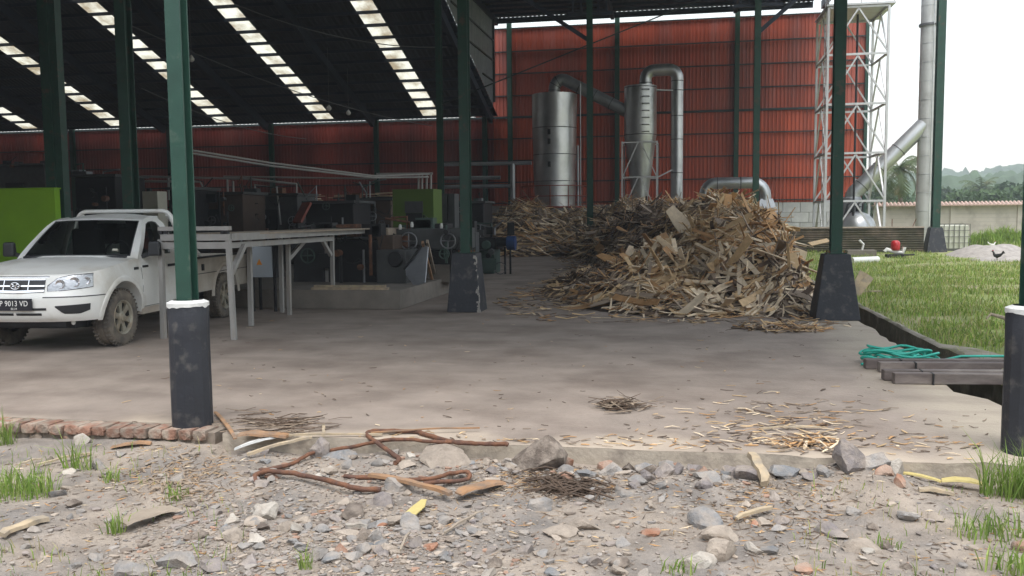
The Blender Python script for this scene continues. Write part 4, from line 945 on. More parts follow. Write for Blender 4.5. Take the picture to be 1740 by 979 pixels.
# roof
def rf(a, t):
    f0 = wsf(a, 1., .004); xe = .60 if t > 0 else f0.x; y = f0.y + (1.51-f0.y)*t; xx = (.645+(.61-.645)*min(1, t*3))*a
    z = f0.z + .06*math.sin(min(1, t*1.1)*math.pi*.62)*(1-.5*a*a) + .02*(1-a*a)*t; return (xx, y, z if abs(a) < 1 else min(z, 1.70))
prt(MB().grid(rf, np.linspace(-1, 1, 15), np.linspace(0, 1, 9)), 'roof', 'truck_paint', smooth='all')
# rear of the cab
prt(MB().add([(-.60, 1.512, 1.68), (.60, 1.512, 1.68), (.86, 1.53, 1.1), (-.86, 1.53, 1.1), (0, 1.51, 1.71), (-.48, 1.515, 1.58), (.48, 1.515, 1.58), (.56, 1.52, 1.28), (-.56, 1.52, 1.28)], [(0, 5, 6, 1, 4), (1, 6, 7, 2), (2, 7, 8, 3), (3, 8, 5, 0)]), 'rear_panel', 'truck_paint')
prt(MB().add([(-.48, 1.518, 1.58), (.48, 1.518, 1.58), (.56, 1.523, 1.28), (-.56, 1.523, 1.28)], [(0, 1, 2, 3)]), 'rear_window', 'window_glass')
# inside
m = MB().box((0, .56, 1.08), (1.45, .40, .14)); prt(m, 'dashboard', 'black_plastic')
for x_ in (-.36, .36):
    s_ = prt(MB().box((x_, 1.08, .98), (.48, .5, .18)).box((x_, 1.32, 1.26), (.46, .14, .50)), 'seat', 'seat_cloth'); bev(s_, .04); prt(MB().box((x_, 1.32, 1.56), (.24, .09, .12)), 'headrest', 'seat_cloth', s_)
prt(MB().tube([(.38+.17*math.cos(a), 0.78+.05*math.sin(a), 1.18+.16*math.sin(a)) for a in np.linspace(0, 2*math.pi, 21)], .014, 6), 'steering_wheel', 'black_plastic')
# chassis and underside
prt(MB().b2((-.60, -.62, .30), (.60, -.40, .42)).b2((-.5, -.2, .26), (.5, .5, .44)).b2((-.45, .5, .34), (-.33, 4.0, .46)).b2((.33, .5, .34), (.45, 4.0, .46)).b2((-.2, .8, .30), (.2, 1.7, .44)), 'chassis', 'dark_steel')
prt(MB().tube([(-.75, 0, .34), (.75, 0, .34)], .05, 10), 'axle', 'dark_steel')
prt(MB().tube([(-.75, 3.15, .36), (.75, 3.15, .36)], .06, 10).lathe([(.05, -.16), (.16, -.1), (.17, .1), (.05, .16)], (0, 3.15, .36), 14, 'Y'), 'axle', 'dark_steel')
prt(MB().b2((-.55, -.74, .34), (.55, -.55, .41)), 'skid_plate', 'dark_steel')
prt(MB().lathe([(.0, .025), (.022, .018), (.026, 0), (.018, -.02), (.0, -.03)], (.60, -.66, .375), 10).tube([(.60, -.60, .44), (.60, -.66, .38)], .012, 6), 'tow_knob', 'white_plastic', smooth=True)
# load bed
bx = TW-.03; m = MB().b2((-bx, 1.60, .50), (bx, 4.22, 1.02)); bme = boolean_cut(m.data('bed'), [MB().b2((-bx+.07, 1.67, .66), (bx-.07, 4.15, 1.3)), archcut(3.15, 1, .46), archcut(3.15, -1, .46)]); bme.materials.clear()
bed = link('load_bed', bme, 'truck_low', TR, True); bev(bed, .018)
for sg in (1, -1):
    b = MB()
    for rad, off in ((.454, .002), (.48, .022), (.52, .018), (.54, 0)):
        for a in np.linspace(-.0, math.pi, 20): b.v.append((sg*(bx+off), 3.15-rad*math.cos(a), .40+rad*math.sin(a)))
    for i in range(3):
        for j in range(19): a = i*20+j; b.f.append((a, a+1, a+21, a+20))
    prt(b, 'arch_flare', 'truck_low', smooth=True)
    prt(MB().b2((sg*bx-.004, 1.62, .78), (sg*bx+.012, 4.2, .79)), 'bed_crease', 'black_plastic', bed)
    prt(MB().b2((sg*bx-.03, 1.60, 1.02), (sg*bx+.02, 4.22, 1.05)), 'bed_rail', 'black_plastic', bed); prt(MB().box((sg*(bx+.01), 2.3, .88), (.03, .05, .10)), 'rope_hook', 'black_plastic', bed)
    prt(MB().b2((sg*.86-.02, 4.20, .80), (sg*.86+.02, 4.235, 1.0)), 'tail_light', 'red_plastic')
# hoop behind the cab
hp = [(-.88, 1.76, 1.03), (-.80, 1.70, 1.45)] + [(-.74+.15-.15*math.cos(a), 1.68, 1.605+.15*math.sin(a)) for a in np.linspace(.1, math.pi/2, 7)]
hp = hp + [(-p[0], p[1], p[2]) for p in hp[::-1]]; prt(MB().tube(hp, .032, 12), 'roll_bar', 'truck_paint', smooth=60)
for sg in (1, -1): prt(MB().tube([(sg*.66, 1.68, 1.70), (sg*.74, 2.05, 1.35), (sg*.86, 2.35, 1.04)], .026, 10), 'roll_bar_stay', 'truck_paint', smooth=60)
# wheels
def wheel(x, y, sg):
    t = prt(MB().lathe([(.20, -.10), (.255, -.118), (.31, -.122), (.345, -.112), (.362, -.09), (.368, -.05), (.36, -.045), (.36, -.03), (.369, -.026), (.37, .0), (.369, .026), (.36, .03), (.36, .045), (.368, .05), (.362, .09), (.345, .112), (.31, .122), (.255, .118), (.20, .10)], (0, 0, 0), 44, 'X', False), 'wheel', 'tyre', smooth=30)
    t.location = (x, y, .367)
    lug = MB()
    for k in range(40):
        a = 2*math.pi*k/40
        for s_ in (-1, 1): lug.box((s_*.082, .366*math.cos(a), .366*math.sin(a)), (.05, .03, .02), M=Matrix.Rotation(a, 3, 'X'))
    prt(lug, 'tread_lug', 'tyre', t)['kind'] = 'stuff'
    r_ = MB().lathe([(.205, .10), (.225, .116), (.218, .112), (.20, .09), (.185, .03), (.14, .02), (0.02, .02)], (0, 0, 0), 36, 'X', False)
    if sg < 0: r_.v = [(-a, c, d) for a, c, d in r_.v]
    prt(r_, 'rim_barrel', 'black_plastic', t, smooth=40)
    s_ = MB().lathe([(.228, .108), (.222, .119), (.205, .112), (.188, .082)], (0, 0, 0), 36, 'X', False)
    s_.lathe([(.085, .072), (.08, .088), (.055, .098), (.05, .112), (.03, .118), (.001, .118)], (0, 0, 0), 24, 'X', False)
    for k in range(6):
        a0 = 2*math.pi*(k+.5)/6; P_ = []
        for rad, hw, xx in ((.06, .036, .086), (.12, .032, .094), (.17, .043, .096), (.205, .072, .094)):
            for q in (-1, 1): P_.append((xx, rad*math.cos(a0)-q*hw*math.sin(a0), rad*math.sin(a0)+q*hw*math.cos(a0)))
        s_.add(P_, [(2*i, 2*i+1, 2*i+3, 2*i+2) for i in range(3)])
        s_.add([(p[0]-.03, p[1], p[2]) for p in P_]+P_, [(2*i, 8+2*i, 8+2*i+2, 2*i+2) for i in range(3)]+[(2*i+1, 2*i+3, 8+2*i+3, 8+2*i+1) for i in range(3)])
    if sg < 0: s_.v = [(-a, c, d) for a, c, d in s_.v]
    prt(s_, 'rim', 'rim', t, smooth=35)
    for c in (t,): c.rotation_euler = (random.Random(int(y*9+x*5)).uniform(0, 1), 0, 0)
for y in (0, 3.15):
    for sg in (1, -1): wheel(sg*.765, y, sg)
prt(MB().b2((-.62, -.46, .40), (.62, .48, .46)), 'wheel_housing', 'black_plastic')

# ------------------------------------------------------------------ lime wall, infeed table
lw = thing('lime_wall', 'low bright lime green wall behind the pickup', 'wall', (-13.5, 15.2, 0))
MB().b2((-20, 14.78, 0), (-11.62, 14.93, 2.22)).build('wall_face', 'lime_wall', lw); MB().b2((-20, 14.76, 2.222), (-11.6, 14.945, 2.25)).build('wall_cap', 'lime_wall', lw)
tb = thing('infeed_table', 'long grey-white timber infeed table standing beside the pickup', 'table', (-6.4, 10.85, 0))
def tp(n_, a, c, w_, h_, m_='wood_white'): return MB().bar(a, c, w_, h_).build(n_, m_, tb)
TX0, TX1, TY0, TY1 = -6.95, -5.92, 10.85, 17.0
tp('rail', (TX0-.0, TY0, 1.505), (TX1+.02, TY0, 1.505), .07, .055); tp('rail', (TX0+.02, TY0+.01, 1.385), (TX1, TY0+.01, 1.385), .05, .085); tp('rail', (TX0+.03, TY0+.02, 1.275), (TX1, TY0+.02, 1.275), .045, .09)
for x_ in (TX0+.03, TX0+.10, TX1-.09, TX1-.03, TX0+.5): tp('spacer', (x_, TY0, 1.43), (x_, TY0, 1.477), .05, .05, 'dark_steel')
for x_, y_, lx in ((TX0, TY0, -.0), (TX1-.03, TY0, .05), (-6.40, 12.3, 0), (-6.75, 14.1, 0), (-6.45, 13.75, 0), (-6.2, 15.05, 0), (TX0, 16.6, 0)):
    tp('leg', (x_+lx, y_, 0), (x_, y_+.03, 1.36), .062, .062)
tp('side_beam', (TX1-.02, TY0+.06, 1.385), (TX1-.25, TY1, 1.36), .05, .10); tp('side_beam', (-6.0, TY0+.06, 1.27), (-6.2, 15.1, 1.25), .05, .08); tp('side_beam', (TX0+.02, TY0+.06, 1.36), (TX0, TY1, 1.34), .05, .10)
for a, c in (((TX1-.04, TY0+.05, .85), (TX1-.05, TY0+.5, 1.26)), ((-6.45, 13.8, .95), (-6.3, 14.15, 1.26)), ((-6.2, 15.0, .95), (-6.22, 14.65, 1.26))): tp('brace', a, c, .06, .06)
for k in range(6): tp('deck_board', (TX0+.12+.165*k, TY0+.1, 1.42), (TX0+.10+.15*k, TY1, 1.40), .14, .025, 'wood_grey')


# ------------------------------------------------------------------ machines inside
def mach(name, label, cat, loc): return thing(name, label, cat, loc)
def P3(x, y, v): return V3(V(x, y, v))
def pbox(x0, y0, x1, y1, v, depth):
    """upright box whose front face fills the given photo rectangle at distance v"""
    a, c = P3(x0, y1, v), P3(x1, y0, v); return (a.x, v, a.z), (c.x, v+depth, c.z)
cb = mach('electric_cabinet', 'pale blue-grey electric cabinet with an orange warning triangle under the table', 'cabinet', P3(446, 530, 14.2))
lo, hi = pbox(424, 418, 467, 472, 14.2, .35); MB().b2(lo, hi).build('cabinet_body', 'dark_steel', cb); d_ = MB().b2((lo[0]+.0, lo[1]-.03, lo[2]+.01), (hi[0]-.05, lo[1]-.001, hi[2]-.01)).build('cabinet_door', 'cabinet', cb); bev(d_, .006)
cxm, czm = lo[0]+.21, (lo[2]+hi[2])/2; tr_ = [(cxm-.055, lo[1]-.034, czm-.05), (cxm+.055, lo[1]-.034, czm-.05), (cxm, lo[1]-.034, czm+.055)]
MB().prism(tr_, (0, .003, 0)).build('warning_sign', 'orange', d_)
b = MB()
for x_ in (lo[0]+.04, hi[0]-.04):
    for y_ in (lo[1]+.04, hi[1]-.04): b.bar((x_, y_, 0), (x_, y_, lo[2]), .04, .04)
b.build('stand', 'dark_steel', cb); MB().box((lo[0]+.03, lo[1]-.045, czm), (.02, .03, .06)).build('handle', 'black', d_)
bs = mach('machine_base', 'low stained concrete machine base behind the table legs', 'base', (-6.2, 15, 0))
MB().b2((-9.2, 14.75, 0), (-4.82, 19.5, .34)).build('base_block', 'concrete', bs); bev(bs.children[-1], .015)
for i, (x0, x1, y_) in enumerate(((535, 655, 14.95), (530, 660, 14.82))):
    a, c = P3(x0, 484, y_), P3(x1, 484, y_); tag(MB().bar((a.x, y_, .36+.03*(1-i)), (c.x, y_, .365+.03*(1-i)), .10, .04).build('plank', 'wood_pale'), ('rear' if not i else 'front')+' one of two pale planks lying on the concrete machine base', 'plank')
# peeling lathe
lt = mach('veneer_lathe', 'dark grey veneer lathe standing on the concrete base behind the middle column', 'machine', (-5.6, 17, .34))
MB().b2(*pbox(500, 408, 642, 489, 16.6, 1.4)).build('machine_bed', 'dark_steel', lt)
for x0, y0, x1, y1, v, dp, m_, n_ in ((640, 425, 690, 482, 16.3, .8, 'machine_grey', 'gear_housing'), (665, 388, 790, 424, 17.4, .9, 'machine_grey', 'carriage'), (700, 380, 760, 392, 17.6, .5, 'dark_steel', 'roller_cover'), (705, 424, 788, 450, 17.6, .7, 'black', 'knife_beam'), (690, 450, 772, 480, 17.5, .6, 'concrete', 'pedestal'), (560, 388, 660, 402, 16.9, 1.1, 'wood_grey', 'outfeed_board'), (640, 400, 668, 425, 16.6, .6, 'brownbox', 'motor_guard')):
    o = MB().b2(*pbox(x0, y0, x1, y1, v, dp)).build(n_, m_, lt); bev(o, .02)
for x_, y_ in ((700, 382), (750, 384), (680, 386)): q = P3(x_, y_, 17.35); MB().lathe([(.03, 0), (.035, .05), (.025, .1), (.01, .11)], (q.x, q.y, q.z-.05), 10).build('oil_cup', 'white_plastic', lt)
q = P3(672, 440, 16.25); MB().lathe([(.02, -.05), (.14, -.05), (.16, 0), (.14, .05), (.02, .05)], q, 20, 'Y').build('pulley', 'dark_steel', lt)
lp = mach('leaning_plate', 'bent grey sheet metal plate leaning against the machine base', 'plate', P3(705, 490, 16.1))
pts = [P3(690, 468, 16.15), P3(704, 486, 16.0), P3(722, 480, 16.0), P3(727, 420, 16.4), P3(716, 415, 16.45), P3(688, 452, 16.25)]; MB().prism(pts, (.01, .03, .0)).build('plate', 'galv_dull', lp)
MB().tube([P3(686, 458, 16.2), P3(700, 440, 16.25), P3(716, 418, 16.4)], .025, 6).build('rim', 'dark_steel', lp)
for i, (x0, y0, x1, y1) in enumerate(((718, 412, 741, 500), (726, 410, 746, 496))):
    a, c = V3(G(x1, y1, .0)), P3(x0, y0, 16.35); tag(MB().bar(a, c, .045, .07).build('batten', 'wood_orange' if i == 0 else 'wood_grey'), ('reddish left' if i == 0 else 'greyer right')+' one of two battens leaning beside the middle column', 'batten')
gb = mach('spindle_machine', 'small green-grey machine with a blue motor right of the middle column', 'machine', (-5.3, 24.3, 0))
MB().b2(*pbox(812, 425, 839, 465, 24.0, .9)).build('cabinet_body', 'machine_green', gb); bev(gb.children[-1], .02)
MB().b2(*pbox(808, 404, 842, 424, 23.9, 1.0)).build('head', 'dark_steel', gb)
a, c = P3(838, 412, 24.1), P3(868, 410, 24.1); MB().tube([a, c], .13, 14).build('shaft_housing', 'dark_steel', gb); MB().tube([P3(862, 413, 24.1), P3(876, 413, 24.1)], .2, 16).build('motor', 'machine_blue', gb, smooth=40)
for x_ in (858, 867): MB().bar(P3(x_, 420, 24.1), (P3(x_, 420, 24.1).x, 24.1, 0), .05, .05).build('leg', 'black', gb)
MB().b2(*pbox(862, 378, 873, 400, 24.2, .1)).build('guard', 'black', gb); MB().b2(*pbox(833, 378, 836, 405, 24.2, .06)).build('lever', 'black', gb)
q = P3(850, 456, 23.8); tag(MB().tube([(q.x+.16*math.cos(a), q.y, q.z+.16*math.sin(a)) for a in np.linspace(0, 6.283, 25)], .012, 6).build('wire_hoop', 'cable'), 'thin wire hoop standing beside the green-grey machine', 'hoop')
cp = mach('control_post', 'grey and yellow control post just right of the middle column', 'control post', (-5.6, 22, 0))
MB().b2(*pbox(794, 395, 808, 470, 21.5, .4)).build('post', 'machine_grey', cp); MB().b2(*pbox(795, 399, 804, 414, 21.47, .03)).build('sign', 'yellow_paint', cp); MB().b2(*pbox(792, 376, 806, 396, 21.6, .3)).build('top_box', 'black', cp)
lc = mach('lime_cabinet', 'lime green machine cabinet with a grey window inside the dark shed', 'cabinet', P3(702, 440, 21.))
lo, hi = pbox(668, 321, 736, 376, 21.0, .8); MB().b2((lo[0], lo[1], 0), hi).build('cabinet_body', 'lime_cabinet', lc); MB().b2(*pbox(688, 342, 718, 362, 20.97, .03)).build('window', 'machine_grey', lc); MB().b2(*pbox(690, 362, 717, 380, 20.95, .05)).build('panel', 'dark_steel', lc)
gp = mach('grey_locker', 'pair of tall grey panels beside the lime green cabinet', 'locker', P3(752, 440, 23.))
for x0, x1 in ((745, 759), (761, 772)): MB().b2((P3(x0, 330, 23).x, 23, 0), (P3(x1, 330, 23).x, 23.5, P3(x1, 329, 23).z)).build('door', 'machine_grey', gp)
def clutter(t, lo, hi, seed, n=16, tall=.5):
    """guards, wheels, pipes and levers on the front and top of a machine"""
    rr_ = random.Random(seed); W_, H_ = hi[0]-lo[0], hi[2]-lo[2]; y = lo[1]
    for k in range(n):
        x, z = rr_.uniform(lo[0], hi[0]), rr_.uniform(lo[2]+.1, hi[2]); kind = rr_.randrange(7); m_ = rr_.choice(['dark_steel', 'machine_grey', 'black', 'rust', 'machine_green', 'dark_steel', 'galv_dull'])
        if kind == 0: w_, h_ = rr_.uniform(.12, .4), rr_.uniform(.1, .35); MB().box((x, y-.05, z), (w_, .12, h_)).build('guard_panel', m_, t)
        elif kind == 1: MB().tube([(x, y-.08, max(0, z-.5)), (x, y-.08, min(hi[2]+.1, z+.3))], rr_.uniform(.015, .04), 7).build('pipe', m_, t)
        elif kind == 2:
            r_ = rr_.uniform(.09, .2); MB().tube([(x+r_*math.cos(a), y-.16, z+r_*math.sin(a)) for a in np.linspace(0, 6.283, 17)], .016, 6).tube([(x-r_, y-.16, z), (x+r_, y-.16, z)], .012, 5).tube([(x, y-.16, z-r_), (x, y-.16, z+r_)], .012, 5).tube([(x, y-.16, z), (x, y, z)], .02, 6).build('hand_wheel', m_, t)
        elif kind == 3: MB().tube([(x, y+.2, hi[2]), (x, y+.2, hi[2]+rr_.uniform(.1, tall)), (x+rr_.uniform(-.6, .6), y+.2, hi[2]+rr_.uniform(.1, tall))], rr_.uniform(.015, .03), 6).build('lever', m_, t)
        elif kind == 4: w_ = rr_.uniform(.15, .5); MB().box((x, y+.25, hi[2]+.12), (w_, .3, rr_.uniform(.1, .32))).build('gear_box', m_, t)
        elif kind == 5: x2 = min(hi[0]+.3, x+rr_.uniform(.4, 1.2)); MB().tube([Vector((x, y-.06, z)).lerp(Vector((x2, y-.06, z+rr_.uniform(-.2, .2))), q)-Vector((0, 0, .5*q*(1-q))) for q in np.linspace(0, 1, 8)], .014, 5).build('cable', 'black', t)
        else: MB().tube([(x, y-.02, z), (x, y-.2, z)], rr_.uniform(.05, .12), 12).build('roller_end', m_, t)
clutter(lt, (P3(500, 489, 16.6).x, 16.5, .34), (P3(642, 408, 16.6).x, 17, 1.25), 3, 26, .3); clutter(lt, (P3(665, 424, 17.4).x, 17.35, .5), (P3(785, 388, 17.4).x, 18, 1.36), 4, 24, .45)
clutter(gb, (P3(810, 465, 24).x, 23.9, .1), (P3(840, 405, 24).x, 24.5, 1.1), 6, 8, .5); clutter(lc, (P3(668, 376, 21).x, 20.95, .3), (P3(736, 321, 21).x, 21.5, 1.3), 7, 12, .1)
# row of machines deep in the shed
far = [('press', 330, 330, 412, 385, 27, 'brownbox', 'brown flat-topped press deep in the dark shed'), ('hopper', 410, 330, 428, 400, 28, 'dark_steel', 'dark upright hopper deep in the dark shed'), ('drier', 432, 332, 505, 392, 29, 'machine_grey', 'long grey drier box deep in the dark shed'), ('press', 520, 345, 600, 392, 26, 'dark_steel', 'low black press left of the lime cabinet'),
       ('stacker', 600, 340, 664, 388, 28, 'brownbox', 'brown board stacker just left of the lime cabinet'), ('clipper', 130, 300, 195, 372, 25, 'dark_steel', 'dark clipper machine behind the pickup roof'), ('press', 290, 322, 326, 378, 26, 'dark_steel', 'dark narrow press behind the front green column'), ('boiler_box', 780, 345, 822, 392, 33, 'dark_steel', 'dark box behind the left end of the scrap heap'), ('drier', 0, 280, 75, 330, 40, 'machine_grey', 'far grey drier above the lime green wall')]
for n_, x0, y0, x1, y1, v, m_, lb in far:
    t = mach(n_, lb, 'machine', (P3((x0+x1)/2, y1, v).x, v, 0)); lo, hi = pbox(x0, y0, x1, y1, v, 1.6)
    o = MB().b2((lo[0], lo[1], 0.), hi).build('housing', m_, t); bev(o, .03); w_ = hi[0]-lo[0]; h_ = hi[2]
    MB().b2((lo[0]-.08, v-.1, h_), (hi[0]+.08, v+1.7, h_+.08)).build('top_plate', 'machine_grey', t); MB().b2((lo[0]+w_*.15, v-.06, h_*.45), (lo[0]+w_*.55, v-.005, h_*.8)).build('hatch', 'black', t)
    clutter(t, (lo[0], v-.1, .2), (hi[0], v+1, h_), len(t.name)*7+int(x0), 18, .7)
    for k in range(3): MB().tube([(lo[0]+w_*(.2+.3*k), v-.1, h_*.3), (lo[0]+w_*(.2+.3*k), v-.25, h_*.3)], .07, 10).build('knob', 'dark_steel', t)
wt = mach('cream_tank', 'small cream box tank seen over the pickup cab', 'tank', P3(255, 400, 24)); lo, hi = pbox(243, 325, 267, 356, 24, .5); MB().b2((lo[0], 24, 0), hi).build('tank_body', 'cream', wt); MB().b2((lo[0]+.08, 24.1, hi[2]), (lo[0]+.2, 24.2, hi[2]+.08)).build('cap', 'black', wt)
rb = mach('red_chute', 'dull red slanting chute between dark machines', 'chute', P3(515, 380, 25)); MB().bar(P3(505, 378, 25), P3(522, 345, 25.4), .35, .08).build('trough', 'rust_red', rb); MB().bar(P3(505, 378, 25.1), (P3(505, 378, 25.1).x, 25.1, 0), .06, .06).build('leg', 'dark_steel', rb)
# tarpaulin-coloured sacks of veneer on racks
for i, (x0, y0, x1, y1, v) in enumerate(((0, 285, 40, 298, 44), (505, 332, 530, 340, 33), (575, 328, 668, 336, 34))):
    a, c = P3(x0, y1, v), P3(x1, y0, v); b = MB(); rb_ = random.Random(i)
    for k in range(12): zz = a.z+(c.z-a.z)*rb_.random(); x_ = rb_.uniform(a.x, c.x); b.bar((x_-.5, v+rb_.uniform(-.3, .3), zz), (x_+.5, v+rb_.uniform(-.3, .3), zz+rb_.uniform(-.05, .05)), .2, .02)
    t = mach('veneer_rack', ('pale veneer sheets on a rack at the far left', 'small pale veneer pile on a rack over the drier', 'long pale veneer row on a rack left of the lime cabinet')[i], 'rack', ((a.x+c.x)/2, v, 0)); b.build('veneer', 'veneer_pale_cream', t)
    for x_ in (a.x, c.x): MB().bar((x_, v, 0), (x_, v, a.z), .08, .08).build('leg', 'dark_steel', t)
    MB().b2((a.x-.1, v-.35, a.z-.06), (c.x+.1, v+.35, a.z)).build('shelf', 'dark_steel', t)
# pipe runs
def pipes(name, label, runs, r_, m_='pipe_white'):
    t = thing(name, label, 'pipe', V3(runs[0][0])*1.)
    for p in runs: MB().tube(p, r_, 8).build('pipe', m_, t, smooth=50)
    return t
pipes('steam_pipe', 'pair of long white pipes sloping across the dark shed', [[P3(322, 255, 26), P3(460, 277, 29), P3(635, 299, 33), P3(730, 296, 36)], [P3(322, 260, 26), P3(460, 282, 29), P3(635, 302, 33), P3(728, 301, 36)]], .038)
pipes('steam_pipe', 'white pipe frame over the cab with short drops', [[P3(240, 352, 30), P3(240, 300, 30), P3(420, 304, 30), P3(504, 313, 30), P3(504, 345, 30)], [P3(232, 308, 30), P3(340, 309, 30), P3(348, 325, 30)], [P3(286, 302, 30), P3(287, 340, 30)], [P3(386, 304, 30), P3(387, 330, 30)], [P3(396, 308, 30), P3(397, 350, 30)]], .042)
pipes('steam_pipe', 'thin white pipes with drops above the dark drier', [[P3(436, 352, 29), P3(433, 314, 29), P3(470, 318, 29), P3(477, 382, 29)], [P3(380, 300, 34), P3(640, 304, 34)]], .035)
pipes('steam_pipe', 'four short white risers above the lime green cabinet', [[P3(x_, 296, 36), P3(x_, 322, 36)] for x_ in (711, 717, 725, 732)]+[[P3(640, 296, 36), P3(735, 295, 36)]], .05)
pipes('water_pipe', 'grey pipe frame left of the fat silver tank', [[P3(746, 345, 41), P3(746, 280, 41), P3(903, 277, 41)], [P3(750, 318, 41), P3(870, 316, 41)], [P3(750, 303, 41.5), P3(850, 302, 41.5)]], .09, 'galv_dull')
pipes('water_pipe', 'thick upright grey pipe left of the fat silver tank', [[(P3(871, 300, 41).x, 41, .2), P3(871, 278, 41)]], .12, 'galv_dull')
# hanging cables and lamps
for i, (a, c, sag) in enumerate(((P3(225, 45, 30), P3(735, 214, 47), .5), (P3(400, 8, 33), P3(760, 80, 41), .5), (P3(240, 150, 34), P3(520, 236, 47), .4))):
    pts = [a.lerp(c, t) - Vector((0, 0, sag*4*t*(1-t))) for t in np.linspace(0, 1, 14)]; tag(MB().tube(pts, .022, 5).build('hanging_cable', 'cable'), ('long cable sagging under the roof past the second skylight strip', 'cable slung under the roof beside the third skylight strip', 'low cable sagging before the dark red wall')[i], 'cable')
for i, (x_, y_, v) in enumerate(((325, 98, 34), (559, 182, 42), (592, 190, 44))):
    q = P3(x_, y_, v); t = thing('pendant_lamp', ('unlit lamp hanging beside the front green column', 'unlit lamp hanging left of two below the skylight strips', 'unlit lamp hanging right of two below the skylight strips')[i], 'lamp', q); MB().tube([q, (q.x, q.y, roof_h(q.y)-.1)], .012, 5).build('cord', 'cable', t)
    MB().lathe([(.02, .1), (.06, .06), (.13, -.04), (.12, -.12), (.05, -.18)], q, 14).build('bulb', 'bulb', t, smooth=True)

# ------------------------------------------------------------------ heaps of veneer scrap
BUMPS = [(1.25, 19.2, 1.9, 4.9, 1.62, 1.9), (1.0, 23.5, 2.3, 5.0, 1.95, 2.0), (-.5, 27.5, 2.4, 5.5, 1.85, 1.8), (1.6, 16.6, 1.2, 2.3, 1.0, 1.7), (.1, 18.2, 2.6, 4.2, .95, 1.2), (-.6, 19.5, 2.4, 4.5, .7, 1.2)]
REAR = [(-2.6, 34.5, 1.3, 3.5, 1.3, 1.8), (-3.5, 40.5, 2.2, 3.2, 1.75, 2.0), (-.9, 31.5, 2.0, 5, 1.7, 1.7), (-6.6, 38.2, 2.4, 4.3, 1.95, 2.0), (-4.7, 38.6, 1.6, 4.2, 1.6, 2.0), (-2.0, 38.0, 1.6, 4.0, 2.15, 2.0), (-.6, 35, 2.2, 5, 1.9, 1.8)]
def bump(B, x, y):
    z = 0.
    for cx_, cy_, rx, ry, h, p in B:
        d_ = math.hypot((x-cx_)/rx, (y-cy_)/ry)
        if d_ < 1: z = max(z, h*(1-d_**p))
    return z
def heap_h(x, y):
    z = bump(BUMPS, x, y)
    if x > 2.0: z *= max(0, 1-(x-2.0)/.42) if y > 13 else 0
    if z > .02: z = max(.0, z + .22*nz(x, y, .9, 3.)*min(1, z) + .10*nz(x, y, 2.4, 1.)*min(1, z*2))
    r_ = bump(REAR, x, y)
    if r_ > .02: r_ = max(0, r_ + .18*nz(x, y, .8, 9.)*min(1, r_))
    return max(z, r_)
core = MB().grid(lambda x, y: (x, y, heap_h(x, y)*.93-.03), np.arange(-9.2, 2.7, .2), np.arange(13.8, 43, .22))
core.tint = []
TK = list(TONES); TA = [np.array(TONES[k]) for k in TK]
def strip_geo(L, wd, curl, twist, seg, th=.006, taper=.3, wob=0.):
    """a curled veneer strip with thickness, along local x"""
    vs = []; fs = []
    for i in range(seg+1):
        t = i/seg-.5; a = t*curl; x = L*(math.sin(a)/curl if abs(curl) > .02 else t); z = L*((1-math.cos(a))/curl if abs(curl) > .02 else 0.)
        ww = wd*(1-taper*abs(2*t)**2)*(1+wob*math.sin(i*2.1)); tw = twist*t
        for sy, sz in ((-1, 0), (1, 0), (1, 1), (-1, 1)):
            y, dz = sy*ww/2, (sz-.5)*th; vs.append((x, y*math.cos(tw)-dz*math.sin(tw), z + y*math.sin(tw)+dz*math.cos(tw)))
    for i in range(seg):
        for j in range(4): a = i*4+j; c = i*4+(j+1) % 4; fs.append((a, c, c+4, a+4))
    fs.append((0, 3, 2, 1)); k = seg*4; fs.append((k, k+1, k+2, k+3)); return np.array(vs), fs
def orient(x, y, rg, mess, yaw=None):
    e = .12; n_ = Vector((heap_h(x-e, y)-heap_h(x+e, y), heap_h(x, y-e)-heap_h(x, y+e), 2*e)).normalized()
    if yaw is None: yaw = rg.uniform(0, 6.283)
    t = Vector((math.cos(yaw), math.sin(yaw), 0)); t = (t-n_*t.dot(n_)).normalized(); bb = n_.cross(t)
    return Matrix((t, bb, n_)).transposed() @ Euler((rg.normal(0, mess), rg.normal(0, mess*.8), 0)).to_matrix()
rg = np.random.RandomState(21)
mass = MB(); VS = []; FS = []; TI = []; kk = 0
def put_mass(x, y, lift, L, wd, mess, tone, yaw=None, seg=3):
    global kk
    vs, fs = strip_geo(L, wd, rg.uniform(-.9, .9), rg.uniform(-.6, .6), seg, rg.uniform(.004, .010), rg.uniform(0, .6), .1)
    M = np.array(orient(x, y, rg, mess, yaw)); p = vs @ M.T + np.array([x, y, heap_h(x, y)+lift]); p[:, 2] = np.maximum(p[:, 2], .004)
    VS.append(p); FS.extend([tuple(i+kk for i in f_) for f_ in fs]); kk += len(vs); c = TA[tone]*rg.uniform(.7, 1.2); TI.append(np.tile([*c, 1.], (len(vs), 1)))
def heap_spot():
    while True:
        y = 13.9+19*rg.rand()**1.15; x = rg.uniform(-3.4, 2.5); h = heap_h(x, y)
        if h > .03: return x, y, h
